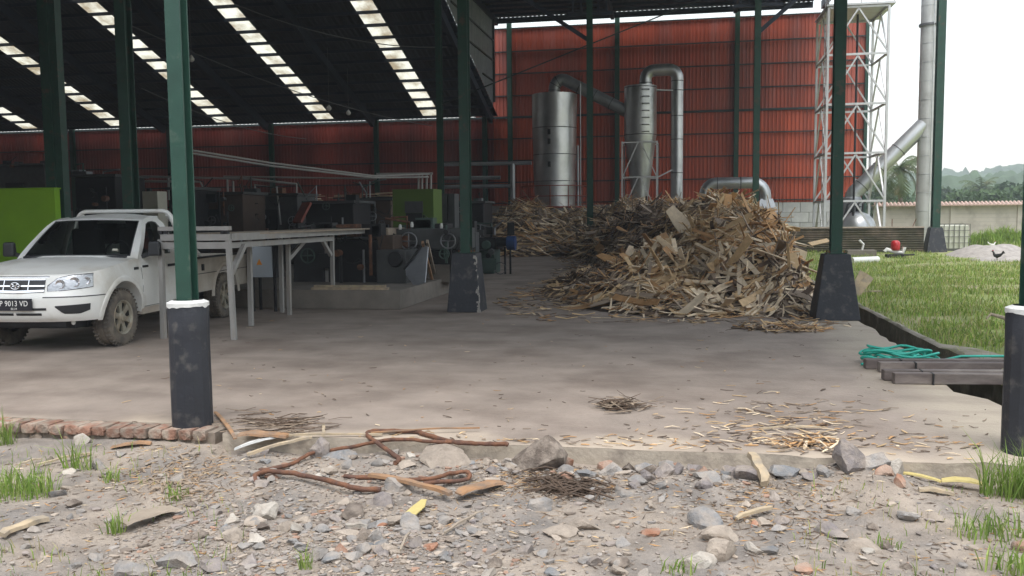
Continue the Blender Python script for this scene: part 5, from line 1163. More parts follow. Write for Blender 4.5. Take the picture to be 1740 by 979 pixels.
for c in range(330):      # main heap: bundles of like strips lying much the same way
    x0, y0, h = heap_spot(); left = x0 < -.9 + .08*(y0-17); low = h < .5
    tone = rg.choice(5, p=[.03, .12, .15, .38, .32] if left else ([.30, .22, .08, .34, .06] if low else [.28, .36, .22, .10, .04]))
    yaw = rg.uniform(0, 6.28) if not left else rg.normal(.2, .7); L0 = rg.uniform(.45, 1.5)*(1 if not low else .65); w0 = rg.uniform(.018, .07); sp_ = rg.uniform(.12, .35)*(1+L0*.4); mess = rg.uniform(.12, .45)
    for k in range(rg.randint(12, 34)):
        x, y = x0+rg.normal(0, sp_*.6), y0+rg.normal(0, sp_); h = heap_h(x, y)
        if h < .03 or x > 2.45: continue
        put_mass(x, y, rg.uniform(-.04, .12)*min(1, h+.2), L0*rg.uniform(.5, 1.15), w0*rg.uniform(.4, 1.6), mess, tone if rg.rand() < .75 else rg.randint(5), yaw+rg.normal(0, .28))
for c in range(380):      # broad slabs and sheets
    x, y, h = heap_spot(); left = x < -.9 + .08*(y-17)
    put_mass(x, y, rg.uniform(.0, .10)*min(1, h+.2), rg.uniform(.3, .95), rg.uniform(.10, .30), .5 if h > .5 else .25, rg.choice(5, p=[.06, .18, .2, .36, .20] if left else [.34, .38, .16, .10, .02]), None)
for c in range(2600):     # loose filling
    x, y, h = heap_spot(); left = x < -.9 + .08*(y-17); low = h < .5
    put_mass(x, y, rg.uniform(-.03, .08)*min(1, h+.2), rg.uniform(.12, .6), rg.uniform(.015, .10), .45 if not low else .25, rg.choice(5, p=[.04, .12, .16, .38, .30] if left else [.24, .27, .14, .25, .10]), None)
n_ = 0
while n_ < 4600:      # rear heaps: long strips lying mostly crosswise
    y = rg.uniform(30, 41); x = rg.uniform(-9, 1.5); h = bump(REAR, x, y)
    if h < .05: continue
    put_mass(x, y, rg.uniform(-.08, .14), rg.uniform(.6, 1.9), rg.uniform(.04, .12), .22, rg.choice(5, p=[.12, .26, .16, .28, .18]), rg.normal(.0, .5)); n_ += 1
n_ = 0
while n_ < 900:       # fringe of trampled shreds round the toe
    y = rg.uniform(13.2, 34); x = rg.uniform(-4.6, 2.5)
    if heap_h(x, y) > .12: continue
    if max(heap_h(x+dx_, y+dy_) for dx_ in (-.5, 0, .7) for dy_ in (0, 1., 1.8)) < .05: continue
    put_mass(x, y, .006, rg.uniform(.08, .45), rg.uniform(.01, .07), .06, rg.choice(5, p=[.08, .18, .14, .35, .25]), None, 2); n_ += 1
for i in range(260):  # small spill before the right plinth
    a, r_ = rg.uniform(0, 6.28), rg.rand()**.7; put_mass(1.42+.62*r_*math.cos(a), 12.85+.42*r_*math.sin(a), .01+.08*(1-r_)*rg.rand(), rg.uniform(.08, .45), rg.uniform(.012, .05), .22, rg.choice(5, p=[.1, .25, .2, .3, .15]), None, 2)
mass.v = [tuple(p) for p in np.vstack(VS).tolist()]; mass.f = FS; mass.tint = np.vstack(TI)
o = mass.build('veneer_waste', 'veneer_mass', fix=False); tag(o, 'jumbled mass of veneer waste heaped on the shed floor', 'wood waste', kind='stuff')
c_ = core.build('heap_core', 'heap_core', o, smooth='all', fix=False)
for p in list(c_.data.polygons): pass
# the larger scraps, each its own thing
variants = []
for i in range(14):
    vs, fs = strip_geo(1., [.05, .10, .15, .24][i % 4], rg.uniform(-.9, .9), rg.uniform(-.5, .5), 4, .012, rg.uniform(0, .5), .12); m = MB().add([tuple(p) for p in vs], fs); variants.append(m)
vm = {(i, k): None for i in range(14) for k in TK}
def vmesh(i, k):
    if vm[(i, k)] is None:
        me = variants[i].data('veneer_scrap', True); me.materials.append(MATS['veneer_'+k.replace(' ', '_')]); vm[(i, k)] = me
    return vm[(i, k)]
def scrap(x, y, z, M, L, ws, tone, label, i=None):
    o = bpy.data.objects.new('veneer_scrap', vmesh(rg.randint(14) if i is None else i, tone)); COL.objects.link(o)
    o.matrix_world = Matrix.Translation((x, y, z)) @ M.to_4x4() @ Matrix.Diagonal((L, L*ws, L, 1)); return tag(o, label, 'wood scrap', 'larger veneer scraps on the heaps')
n_ = 0
while n_ < 250:
    y = 14.2 + 13*rg.rand()**1.3; x = rg.uniform(-2.6, 2.35); h = heap_h(x, y)
    if h < .06: continue
    left = x < -.9 + .08*(y-17); low = h < .5
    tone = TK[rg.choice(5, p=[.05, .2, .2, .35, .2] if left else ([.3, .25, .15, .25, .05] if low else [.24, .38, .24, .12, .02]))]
    if left and rg.rand() < .5: continue
    zone = 'dark left flank of the big wood heap' if left else ('foot of the big wood heap' if low else ('right slope of the big wood heap' if x > 1.2 else ('crest of the big wood heap' if h > 1.6 else 'front slope of the big wood heap')))
    L = rg.uniform(.5, 1.5)*(1 if not low else .75); stand = rg.rand() < .2 and not low and h < 1.45
    M = orient(x, y, rg, .35 if not stand else .9)
    shape = ('long ' if L > .95 else ('short ' if L < .6 else '')) + tone
    ws_ = rg.uniform(.6, 1.3); vi = rg.randint(14); broad = 'broad' if ws_*(.05, .10, .15, .24)[vi % 4] > .15 else ('narrow' if ws_*(.05, .10, .15, .24)[vi % 4] < .085 else '')
    side_ = 'left' if x < -.4 else ('right' if x > 1.2 else 'middle'); lev = 'low' if h < .6 else ('high' if h > 1.3 else 'halfway')
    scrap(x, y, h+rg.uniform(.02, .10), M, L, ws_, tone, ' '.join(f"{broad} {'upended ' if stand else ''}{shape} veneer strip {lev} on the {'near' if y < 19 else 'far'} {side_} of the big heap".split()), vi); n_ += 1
n_ = 0
while n_ < 46:
    y = rg.uniform(33.6, 38); x = rg.uniform(-8.6, -.2); h = bump(REAR, x, y)
    if h < .3: continue
    tone = TK[rg.choice(5, p=[.3, .35, .15, .15, .05])]; L = rg.uniform(1., 2.1)
    scrap(x, y, heap_h(x, y)+.06, orient(x, y, rg, .3, rg.normal(0, .5)), L, .6, tone, ('long ' if L > 1.6 else ('short ' if L < 1.25 else '')) + f"{tone} strip {'high' if h > 1.3 else ('low' if h < .7 else 'halfway')} on the {'outer' if abs(x+3.7) > 2 else 'inner'} rear heap " + ('left of' if x < -3.7 else 'right of') + ' the rear column'); n_ += 1
# a few that stand out one by one
def plank_px(x0, y0, v0, x1, y1, v1, wd, tone, label, th=.012, name='veneer_scrap'):
    a, c = P3(x0, y0, v0), P3(x1, y1, v1); b = MB().bar(a, c, wd, th, up=(0, -1, .5)); return tag(b.build(name, 'veneer_'+tone.replace(' ', '_')), label, 'wood scrap')
plank_px(1182, 415, 16.6, 1232, 440, 15.6, .05, 'pale cream', 'straight cream batten lying down the front slope of the big heap', .05, 'batten')
plank_px(1205, 455, 15.6, 1298, 420, 16.6, .16, 'tan', 'broad tan board lying across the front slope of the big heap', .02, 'board')
plank_px(1225, 398, 18.2, 1312, 372, 19.4, .20, 'tan', 'broad tan sheet below the crest of the big heap')
plank_px(1268, 418, 17.5, 1272, 378, 18.0, .09, 'pale cream', 'pointed pale splinter standing upright on the big heap')
plank_px(1216, 340, 23.2, 1262, 356, 22.6, .22, 'orange brown', 'orange brown slab sticking up at the very top of the big heap')
plank_px(1345, 430, 15.6, 1356, 478, 15.2, .16, 'tan', 'tan sheet standing on edge at the right end of the big heap')
plank_px(1376, 415, 17.5, 1408, 408, 19., .10, 'tan', 'tan strip sticking out right from the big heap towards the column')
for x_, y_, dx_, lb in ((1459, 490, 3, 'upright tan offcut on the grass behind the right tapered plinth'), (1466, 496, 6, 'tilted tan offcut on the grass behind the right tapered plinth')):
    q = V3(G(x_, y_+8, 0.)); q.x = max(q.x, 3.3); MB_o = MB().box((q.x, q.y, .22), (.16, .02, .46), M=Matrix.Rotation(.2+.08*dx_, 3, 'Y') @ Matrix.Rotation(-.25, 3, 'X')).build('offcut', 'wood_pale'); tag(MB_o, lb, 'wood offcut')
q = V3(G(1478, 496, .03)); tag(MB().box((q.x, q.y, .04), (.45, .16, .02), rz=.2).build('offcut', 'wood_pale'), 'pale flat offcut lying on the grass by the ditch', 'wood offcut')

# ------------------------------------------------------------------ loose bits on the floor
VS = []; FS = []; TI = []; kk = 0
def shred(x, y, z, L, wd, tone, yaw=None, tilt=.05):
    global kk
    vs, fs = strip_geo(L, wd, rg.uniform(-.8, .8), rg.uniform(-.5, .5), 2, .003, .4)
    M = np.array(Euler((rg.normal(0, tilt), rg.normal(0, tilt), rg.uniform(0, 6.28) if yaw is None else yaw)).to_matrix()); p = vs @ M.T; p[:, 2] -= p[:, 2].min(); p += np.array([x, y, z])
    VS.append(p); FS.extend([tuple(i+kk for i in f_) for f_ in fs]); kk += len(vs); TI.append(np.tile([*(TA[tone]*rg.uniform(.7, 1.2)), 1.], (len(vs), 1)))
for i in range(260):   # scatter by the front right edge
    q = G(rg.normal(1335, 95), rg.normal(722, 26)); 
    if q[1] < 6.12 or q[0] > 2.5: continue
    shred(q[0], q[1], .004, rg.uniform(.03, .17), rg.uniform(.005, .022), rg.choice(5, p=[.15, .2, .15, .3, .2]), rg.normal(.1, .6))
for i in range(80):
    q = G(1372+rg.normal(0, 30), 755+rg.normal(0, 7)); shred(q[0], max(q[1], 6.12), .004+.02*rg.rand(), rg.uniform(.04, .18), rg.uniform(.008, .03), rg.choice(5, p=[.12, .25, .28, .22, .13]), None, .12)
for i in range(300):   # thin litter over the whole floor
    q = G(rg.uniform(200, 1690), rg.uniform(545, 745)**1.)
    if q[0] > 2.5 or q[1] < 6.15: continue
    shred(q[0], q[1], .004, rg.uniform(.015, .09), rg.uniform(.004, .014), rg.choice(5, p=[.06, .12, .1, .32, .4]), rg.normal(0, .7))
for i in range(120): q = G(1052+rg.normal(0, 20), 693+rg.normal(0, 4)); shred(q[0], q[1], .004+.035*rg.rand(), rg.uniform(.05, .26), rg.uniform(.008, .02), rg.choice([3, 4]), rg.normal(.1, .5), .2)
for i in range(420):   # scraps and crumbs strewn along the broken front edge
    q = G(rg.uniform(400, 1660), rg.normal(757, 9))
    if q[1] < 6.1 or q[0] > 2.5: continue
    shred(q[0], q[1], .004, rg.uniform(.015, .12), rg.uniform(.004, .02), rg.choice(5, p=[.1, .17, .18, .3, .25]), rg.normal(.05, .6))
for i in range(80):   # bark litter left of centre, past the drum plinth
    q = G(rg.normal(470, 40), rg.normal(722, 10)); shred(q[0], max(q[1], 6.1), .004, rg.uniform(.08, .4), rg.uniform(.008, .02), rg.choice([3, 4, 4]), rg.normal(.4, .25), .06)
m = MB(); m.v = [tuple(p) for p in np.vstack(VS).tolist()]; m.f = FS; m.tint = np.vstack(TI); o = m.build('wood_shreds', 'veneer_mass', fix=False); tag(o, 'shreds of bark and veneer littering the floor', 'wood shreds', kind='stuff')

# ------------------------------------------------------------------ hose and steel beams by the ditch
bmL = [((1465, 622), 8.95, .11, 'dark beam of the upper pair, nearest the grass, beside the hose'), ((1478, 632), 8.75, .11, 'second dark beam of the stack, under the green hose'), ((1481, 640), 8.55, .02, 'low beam end poking out between the stacked beams'), ((1498, 650), 8.4, .05, 'nearest dark beam of the stack lying across the ditch')]
def beam(x0, y0, z, v0, v1, x1, label):
    t = thing('timber_beam', label, 'beam', (x0, v0, 0), group='dark beams across the ditch')
    b = MB().bar((x0, v0, z), (x1, v1, z), .10, .10); o = b.build('beam_body', 'beam_brown', t); bev(o, .006)
    MB().box((x0+.35, v0+.004, z), (.012, .108, .108)).build('binding_wire', 'black', t)
beam(1.92, 0, .055, 9.62, 9.95, 5.0, 'farthest dark beam across the ditch, beside the green hose'); beam(2.02, 0, .055, 9.44, 9.76, 5.1, 'dark beam across the ditch second from the green hose')
beam(1.96, 0, .055, 8.98, 9.26, 5.0, 'short-ended dark beam in the nearer pair across the ditch'); beam(2.02, 0, .055, 8.82, 9.08, 5.1, 'nearest dark beam across the ditch')
hs_pts = []; rh = random.Random(2)
for i in range(150):
    a = i*.23; rx, ry = .33*(1+.15*math.sin(i*.61)), .16*(1+.25*math.sin(i*.37)); hs_pts.append((2.33+.06*math.sin(i*.13)+rx*math.cos(a), 9.98+.03*math.cos(i*.21)+ry*math.sin(a), .03+.0009*i+.02*math.sin(i*.9)))
hs_pts = [(1.92, 9.78, .02), (1.98, 9.82, .03)] + hs_pts + [(2.75, 9.9, .06), (2.95, 9.95, .10), (3.3, 10.0, .10), (3.7, 10.05, .10), (4.2, 10.0, .11), (5, 10.1, .1)]
o = MB().tube(hs_pts, .0135, 8).build('garden_hose', 'hose_green', smooth=60); tag(o, 'coiled sea-green hose lying by the dark beams', 'hose')
# scraps on the kerb
q = V3(G(1625, 570, .03)); kbx = [(0, 0, .5), (.25, .3, .35), (-.1, .5, .3)]
root = MB().tube([(3.75, 10.9, .0), (3.9, 11.1, .22), (3.82, 11.3, .36), (3.68, 11.35, .40), (3.62, 11.3, .35)], [.03, .03, .025, .02, .01], 8); tag(root.build('bent_root', 'wood_pale', smooth=True), 'curled pale root rising from the ditch bank', 'root')
tag(MB().tube([(3.35, 10.25, .05), (3.8, 10.3, .06), (4.15, 10.25, .10)], .022, 8).build('pale_stick', 'wood_pale'), 'pale straight stick lying on the ditch bank', 'stick')

# ------------------------------------------------------------------ brick edging in front of the left post
be = thing('brick_edging', 'row of red bricks edging the floor in front of the left post', 'edging', (-4.4, 6.15, 0))
bk = []
for i in range(5):
    bm = bmesh.new(); bmesh.ops.create_cube(bm, size=1); bmesh.ops.subdivide_edges(bm, edges=bm.edges, cuts=1); rb_ = random.Random(i)
    for v_ in bm.verts:
        k_ = v_.co.copy(); v_.co = Vector((k_.x*.108, k_.y*.21, k_.z*.072)) * (1 if max(abs(k_.x), abs(k_.y), abs(k_.z)) < .51 and (abs(k_.x) > .4)+(abs(k_.y) > .4)+(abs(k_.z) > .4) < 3 else .93) + Vector((rb_.uniform(-1, 1), rb_.uniform(-1, 1), rb_.uniform(-1, 1)))*.004
    me = bpy.data.meshes.new('brick'); bm.to_mesh(me); bm.free(); me.materials.append(MATS['brick']); bk.append(me)
for row in (0, 1):
    x = -6.6 + .05*row
    while x < -3.50 - .25*row:
        o = bpy.data.objects.new('brick', bk[rnd.randrange(5)]); COL.objects.link(o); o.location = (x, 6.15+.03*row+.028*(x+4.5)*0+rnd.uniform(-.012, .012), -.038-.088*row+rnd.uniform(-.004, .004)+.012); o.rotation_euler = (rnd.uniform(-.04, .04), rnd.uniform(-.04, .04), rnd.uniform(-.07, .07)); attach(o, be); x += .121+rnd.uniform(0, .008)
MB().b2((-6.7, 6.085, -.2), (-3.5, 6.31, -.006)).build('mortar_bed', 'brick_joint', be)

# ------------------------------------------------------------------ rocks, gravel, rods, sticks, weeds in front
def rock_mesh(seed, flat=.65, sub=2, rough=.3):
    bm = bmesh.new(); bmesh.ops.create_icosphere(bm, subdivisions=sub, radius=.5); rs = random.Random(seed); off = rs.uniform(0, 50)
    pl = [(Vector((rs.gauss(0, 1), rs.gauss(0, 1), rs.gauss(0, 1))).normalized(), rs.uniform(.2, .38)) for _ in range(13)]
    for v_ in bm.verts:
        p = v_.co.copy(); 
        for n__, d_ in pl:
            q_ = p.dot(n__)
            if q_ > d_: p -= n__*(q_-d_)
        p *= 1.25*(1+rough*.7*mnoise.noise(p*2.2+Vector((off, 0, 0))) + rough*.35*mnoise.noise(p*8+Vector((0, off, 0))))
        p.z *= flat; v_.co = p
    me = bpy.data.meshes.new('stone'); bm.to_mesh(me); bm.free(); me.polygons.foreach_set('use_smooth', [True]*len(me.polygons)); me.set_sharp_from_angle(angle=R(20)); return me
def rock(x, y, wpx, hpx, tone, label, seed, name='stone', rz=None):
    """x, y: foot of the stone in the photo; wpx, hpx: its size there"""
    q = G(x, y-hpx*.25, -.14); dist = np.linalg.norm(q-CAMP); wd = .9*wpx/FPX*dist; ht = hpx/FPX*dist*.72
    me = rock_mesh(seed, 1., 3); me.materials.append(MATS['rock_'+tone.replace(' ', '_')]); o = bpy.data.objects.new(name, me); COL.objects.link(o)
    rs = random.Random(seed); o.rotation_euler = (0, 0, rs.uniform(-.4, .4)); o.scale = (wd*1.12, wd*rs.uniform(.7, 1.), ht*1.5); o.location = (q[0], max(q[1], 0)+.0, fg(q[0], q[1])+ht*.22)
    if q[1] > 5.9: o.location.y = min(q[1], 6.0-o.scale[1]*.3)
    return tag(o, label, 'stone')
big = [(752, 805, 98, 45, 'tan', 'broad flat tan stone under the rusty rods'), (905, 820, 92, 72, 'brown', 'big jagged brown chunk against the floor edge'), (610, 765, 62, 30, 'blue grey', 'dark grey stone behind the crossing rusty rods'), (592, 752, 34, 24, 'purple grey', 'purplish stone on the floor edge above the rods'), (548, 790, 40, 40, 'purple grey', 'rough purplish lump left of the crossing rods'),
 (452, 890, 46, 36, 'pale', 'pale wedge-shaped stone in the left foreground'), (598, 880, 46, 24, 'brown', 'brown block lying left of the yellow leaf'), (1440, 828, 66, 56, 'purple grey', 'largest dark boulder against the right floor edge'), (1455, 826, 36, 36, 'brown', 'rusty brown stone leaning on the largest dark boulder'), (1486, 832, 44, 36, 'grey', 'grey boulder right of the largest dark boulder'), (1513, 828, 38, 50, 'pale', 'speckled pale concrete lump on the right floor edge'),
 (1330, 826, 56, 30, 'blue grey', 'blue-grey stone left of the leaning split wood'), (1265, 830, 52, 34, 'purple grey', 'dark stone in the row below the floor edge'), (1200, 832, 56, 24, 'grey', 'low grey stone half buried below the floor edge'), (1208, 900, 62, 42, 'blue grey', 'blue-grey boulder in the middle right foreground'), (1222, 925, 54, 36, 'tan', 'tan boulder just below the blue-grey one'), (1040, 815, 42, 26, 'grey', 'grey slab stone on the rubble strip'), (965, 800, 30, 28, 'red', 'broken red brick on the rubble strip left'), (1032, 800, 34, 22, 'red', 'broken brown-red brick beside the red one'), (1148, 816, 30, 20, 'red', 'orange brick bit below the floor edge'),
 (912, 870, 46, 26, 'blue grey', 'bluish flat stone left of centre foreground'), (985, 898, 62, 24, 'tan', 'flat tan flagstone in the centre foreground'), (955, 912, 50, 18, 'tan', 'low tan flagstone beside the larger one'), (1060, 845, 36, 20, 'grey', 'grey stone at the right of the root tangle'), (1180, 960, 60, 30, 'pale', 'pale squared stone at the bottom centre'), (1230, 955, 48, 40, 'tan', 'tan squared block at the bottom right of centre'), (1048, 966, 30, 24, 'brown', 'small dark brown stone at the bottom centre'), (1410, 905, 52, 24, 'purple grey', 'flat purplish stone in the right foreground'), (1470, 935, 64, 20, 'tan', 'long tan stone in the right foreground'),
 (172, 755, 26, 18, 'pale', 'pale stone against the brick edging'), (170, 800, 24, 22, 'blue grey', 'round blue-grey stone in the left foreground'), (205, 783, 20, 12, 'grey', 'small grey stone near the brick edging'), (395, 920, 46, 24, 'tan', 'tan stone in the lower left foreground'), (300, 962, 60, 36, 'grey', 'large grey rubble stone at the bottom left'), (230, 974, 66, 28, 'grey', 'large flat rubble stone at the bottom left edge'), (365, 967, 50, 30, 'purple grey', 'purplish rubble stone at the bottom left'), (1735, 935, 40, 20, 'red', 'reddish stone at the right edge of the foreground'), (700, 905, 40, 32, 'grey', 'grey lump at the top of the gravel trail'), (655, 865, 40, 34, 'purple grey', 'purplish lump beside the brown block'), (1102, 792, 34, 24, 'blue grey', 'squared dark stone set in the floor edge'), (680, 845, 44, 34, 'grey', 'grey lump under the end of the rusty rod'), (640, 925, 36, 30, 'grey', 'round grey stone in the gravel trail')]
for i, (x_, y_, w_, h_, tn, lb) in enumerate(big): rock(x_, y_, w_, h_, tn, lb, 100+i)
# medium stones
meds = {}
for k in ROCKC:
    for i in range(3): me = rock_mesh(500+len(meds), .7, 2); me.materials.append(MATS['rock_'+k.replace(' ', '_')]); meds[(k, i)] = me
rq = random.Random(12)
zones = [(90, lambda: (rq.uniform(860, 1560), rq.gauss(812, 14)), 'on the rubble strip below the floor edge', (16, 38)), (80, lambda: (rq.gauss(600+rq.uniform(-200, 160), 60), rq.gauss(915, 34)), 'in the gravel trail of the lower left', (14, 34)), (45, lambda: (rq.uniform(420, 880), rq.gauss(800, 20)), 'among the rusty rods', (12, 30)), (60, lambda: (rq.uniform(700, 1600), rq.uniform(850, 975)), 'on the bare earth of the right foreground', (12, 30)), (25, lambda: (rq.uniform(20, 400), rq.uniform(780, 960)), 'on the grassy earth at the left', (10, 24))]
for n_, fn, where, (s0, s1) in zones:
    for i in range(n_):
        x_, y_ = fn(); y_ = min(max(y_, 775), 990); tn = rq.choices(['grey', 'blue grey', 'purple grey', 'tan', 'pale', 'brown', 'red'], [30, 14, 18, 20, 8, 7, 5])[0]; q = G(x_, y_, -.14)
        if q[1] > 5.98: continue
        sz = rq.uniform(s0, s1)/FPX*np.linalg.norm(q-CAMP); o = bpy.data.objects.new('stone', meds[(tn, rq.randrange(3))]); COL.objects.link(o); o.scale = (sz*rq.uniform(1, 1.35), sz*rq.uniform(.8, 1.2), sz*rq.uniform(.7, 1.1)); o.rotation_euler = (rq.uniform(-.3, .3), rq.uniform(-.3, .3), rq.uniform(0, 6.28)); o.location = (q[0], q[1], fg(q[0], q[1])+sz*.12)
        dist_ = [math.hypot((x_-b_[0])*.8, (y_-b_[1])*1.6) for b_ in big]; b_ = big[int(np.argmin(dist_))]; dx_, dy_ = x_-b_[0], (y_-b_[1])*1.6
        way = ('left of' if dx_ < 0 else 'right of') if abs(dx_) > abs(dy_) else ('behind' if dy_ < 0 else 'in front of')
        lb_ = b_[5].split(); lb_ = ' '.join(lb_[:8])
        for cut in (' in', ' at', ' on', ' of', ' the', ' under', ' below', ' beside', ' against', ' behind', ' a', ' right', ' left'):
            if lb_.endswith(cut): lb_ = lb_[:-len(cut)]
        wd_ = 'small' if sz > .07 else ('pebble-sized' if sz < .045 else 'little')
        tag(o, f'{wd_} {tn} stone {way} the {lb_}', 'stone', 'small stones of the foreground rubble')
# gravel
VS = []; FS = []; TI = []; kk = 0
ico = rock_mesh(3, .7, 1); iv = np.array([v_.co[:] for v_ in ico.vertices]); jf = [tuple(p.vertices) for p in ico.polygons]
RC = [np.array(c) for c in ROCKC.values()]
def pebble(x, y, s_, c):
    global kk
    a = rg.uniform(0, 6.28); M = np.array(((math.cos(a), -math.sin(a), 0), (math.sin(a), math.cos(a), 0), (0, 0, 1))); p = (iv*np.array([s_*rg.uniform(.8, 1.3), s_, s_*rg.uniform(.6, 1.)])) @ M.T + np.array([x, y, fg(x, y)+s_*.08])
    VS.append(p); FS.extend([tuple(i+kk for i in f_) for f_ in jf]); kk += len(iv); TI.append(np.tile([*c, 1.], (len(iv), 1)))
for i in range(13000):
    if rg.rand() < .5: x_, y_ = rg.normal(600+rg.uniform(-300, 200), 110), rg.normal(915, 45)
    elif rg.rand() < .5: x_, y_ = rg.uniform(420, 1640), rg.normal(815, 18)
    else: x_, y_ = rg.uniform(-20, 1760), rg.uniform(775, 1000)
    if y_ < 768: continue
    q = G(x_, y_, -.14)
    if q[1] > 6.03: continue
    c = RC[rg.choice(7, p=[.26, .10, .18, .28, .10, .06, .02])]*.6+np.array((.33, .27, .22))*.4; pebble(q[0], q[1], rg.uniform(.006, .03)*(rg.uniform(.5, 1.2) if rg.rand() < .82 else rg.uniform(1.3, 2.4)), c*rg.uniform(.75, 1.2))
for i in range(3400):
    t_ = rg.rand()
    if t_ < .25: x_, y_ = rg.normal(930, 70), rg.normal(822, 16)
    elif t_ < .45: x_, y_ = rg.normal(1300, 90), rg.normal(860, 30)
    elif t_ < .6: x_, y_ = rg.normal(300, 70), rg.normal(815, 22)
    else: x_, y_ = rg.uniform(0, 1740), rg.uniform(770, 985)
    q = G(x_, y_, -.14)
    if q[1] > 6.0: continue
    L_, a_ = rg.uniform(.008, .05), rg.uniform(0, 6.28); ca, sa = math.cos(a_)*L_, math.sin(a_)*L_; w_ = rg.uniform(.0012, .0035); z_ = fg(q[0], q[1])
    p = np.array([(q[0]-ca, q[1]-sa, z_+.002), (q[0]-sa*w_/L_, q[1]+ca*w_/L_, z_+.004), (q[0]+ca, q[1]+sa, z_+rg.uniform(.002, .018)), (q[0]+sa*w_/L_, q[1]-ca*w_/L_, z_+.004), (q[0], q[1], z_+.010)])
    VS.append(p); FS.extend([(kk, kk+1, kk+4), (kk+1, kk+2, kk+4), (kk+2, kk+3, kk+4), (kk+3, kk, kk+4)]); kk += 5; TI.append(np.tile([*(TA[rg.choice(5, p=[.05, .12, .18, .35, .3])]*rg.uniform(.6, 1.1)), 1.], (5, 1)))
m = MB(); m.v = [tuple(p) for p in np.vstack(VS).tolist()]; m.f = FS; m.tint = np.vstack(TI); o = m.build('gravel', 'gravel', fix=False); tag(o, 'fine gravel and crumbs over the bare earth', 'gravel', kind='stuff')

def gp(x, y, lift=.0):
    """point seen at photo pixel x, y and lying `lift` above the earth, or on the floor where the pixel is past its edge"""
    q = G(x, y, -.125+lift)
    if q[1] > 6.04: q = G(x, y, max(.018, -.125+lift)); return (q[0], max(q[1], 6.0), q[2])
    return (q[0], q[1], max(q[2], fg(q[0], q[1])+.012))
def rod(pts, r_, label, name='rusty_rod', m_='rust', cat='rod'):
    P = [Vector(p) for p in pts]; out_ = []
    for i in range(len(P)-1):
        for t in np.linspace(0, 1, 6, endpoint=False):
            p0, p1, p2, p3 = P[max(i-1, 0)], P[i], P[i+1], P[min(i+2, len(P)-1)]; out_.append(.5*((2*p1)+(p2-p0)*t+(2*p0-5*p1+4*p2-p3)*t*t+(3*p1-p0-3*p2+p3)*t**3))
    out_.append(P[-1]); out_ = [p + Vector((nz(i_, 0, .7, r_*99), nz(i_, 1, .7, r_*99), nz(i_, 2, .7)))*.007 for i_, p in enumerate(out_)]; return tag(MB().tube(out_, [r_*(1+.22*nz(i_, 3, .45, r_*50)) for i_ in range(len(out_))], 9).build(name, m_, smooth=60), label, cat)
rod([gp(672, 800, .0), gp(676, 785, .04), gp(640, 752, .12), gp(623, 737, .14), gp(640, 733, .15), gp(700, 733, .14), gp(722, 738, .12), gp(760, 762, .06), gp(800, 772, .02), gp(850, 774, .0)], .0165, 'rusty rod bent into a hook that crosses the other rods')
rod([gp(437, 822, .0), gp(433, 808, .03), gp(455, 801, .05), gp(500, 804, .05), gp(560, 818, .04), gp(610, 830, .03), gp(648, 838, .0)], .017, 'rusty rod with a looped left end in the rubble')
rod([gp(440, 800, .02), gp(490, 790, .03), gp(530, 770, .05), gp(580, 762, .06), gp(650, 762, .06), gp(720, 768, .05), gp(780, 770, .04)], .014, 'thin rusty rod lying long under the hooked rod')
rod([gp(585, 812, .0), gp(640, 812, .02), gp(720, 815, .05), gp(765, 804, .07), gp(795, 803, .07), gp(790, 815, .05), gp(720, 822, .05)], .014, 'short rusty rod folded back beside the flat tan stone')
def stick(a, c, wd, th, m_, label, name='wood_scrap', lift=.02, cat='wood scrap', z=None):
    p0, p1 = Vector(gp(*a, lift)), Vector(gp(*c, lift)); 
    d_ = (p1-p0).normalized(); sd2 = d_.cross(Vector((0, 0, 1))).normalized(); up_ = sd2.cross(d_); rs = random.Random(label); b = MB(); n = 7; vs = []
    for i in range(n):      # split wood: uneven width, slanting ends, slight bow
        t = i/(n-1); e = .35 if i in (0, n-1) else 1.; c = p0.lerp(p1, t) + up_*(.012*math.sin(math.pi*t)*rs.uniform(.3, 1.2)) + sd2*rs.uniform(-.06, .06)*wd
        w0, w1 = wd/2*e*rs.uniform(.75, 1.1), wd/2*(1.3-e*.4)*rs.uniform(.75, 1.05); hh = th/2*rs.uniform(.7, 1.15)
        vs += [c-sd2*w0-up_*hh, c+sd2*w1-up_*hh, c+sd2*w1*.9+up_*hh*rs.uniform(.5, 1), c-sd2*w0*.9+up_*hh]
    b.add(vs, [(i*4+j, i*4+(j+1) % 4, i*4+4+(j+1) % 4, i*4+4+j) for i in range(n-1) for j in range(4)]+[(3, 2, 1, 0), tuple(n*4-4+j for j in range(4))])
    return tag(b.build(name, m_), label, cat)
stick((630, 806), (768, 838), .05, .025, 'wood_orange', 'long orange-brown split stick across the rubble', lift=.06)
stick((775, 838), (850, 818), .11, .015, 'wood_orange', 'broad brown bark board right of the long split stick', lift=.05)
stick((420, 772), (530, 742), .035, .02, 'wood_pale', 'long pale stick left of the crossing rods', lift=.05); stick((550, 722), (549, 752), .03, .02, 'wood_pale', 'short pale peg standing across the pale sticks', lift=.10); stick((480, 740), (650, 738), .02, .015, 'wood_pale', 'thin pale lath on the floor edge', lift=.13)
stick((630, 735), (815, 727), .012, .012, 'wood_orange', 'thin straight reddish lath on the floor edge', lift=.155)
stick((366, 700), (402, 745), .035, .015, 'wood_orange', 'orange wood sliver leaning on the drum plinth', lift=.15); stick((402, 740), (470, 752), .12, .02, 'wood_orange', 'orange-brown bark slab by the end of the brick edging', lift=.06); stick((400, 762), (450, 756), .05, .02, 'white_plastic', 'crumpled white strip beside the brick edging', lift=.05)
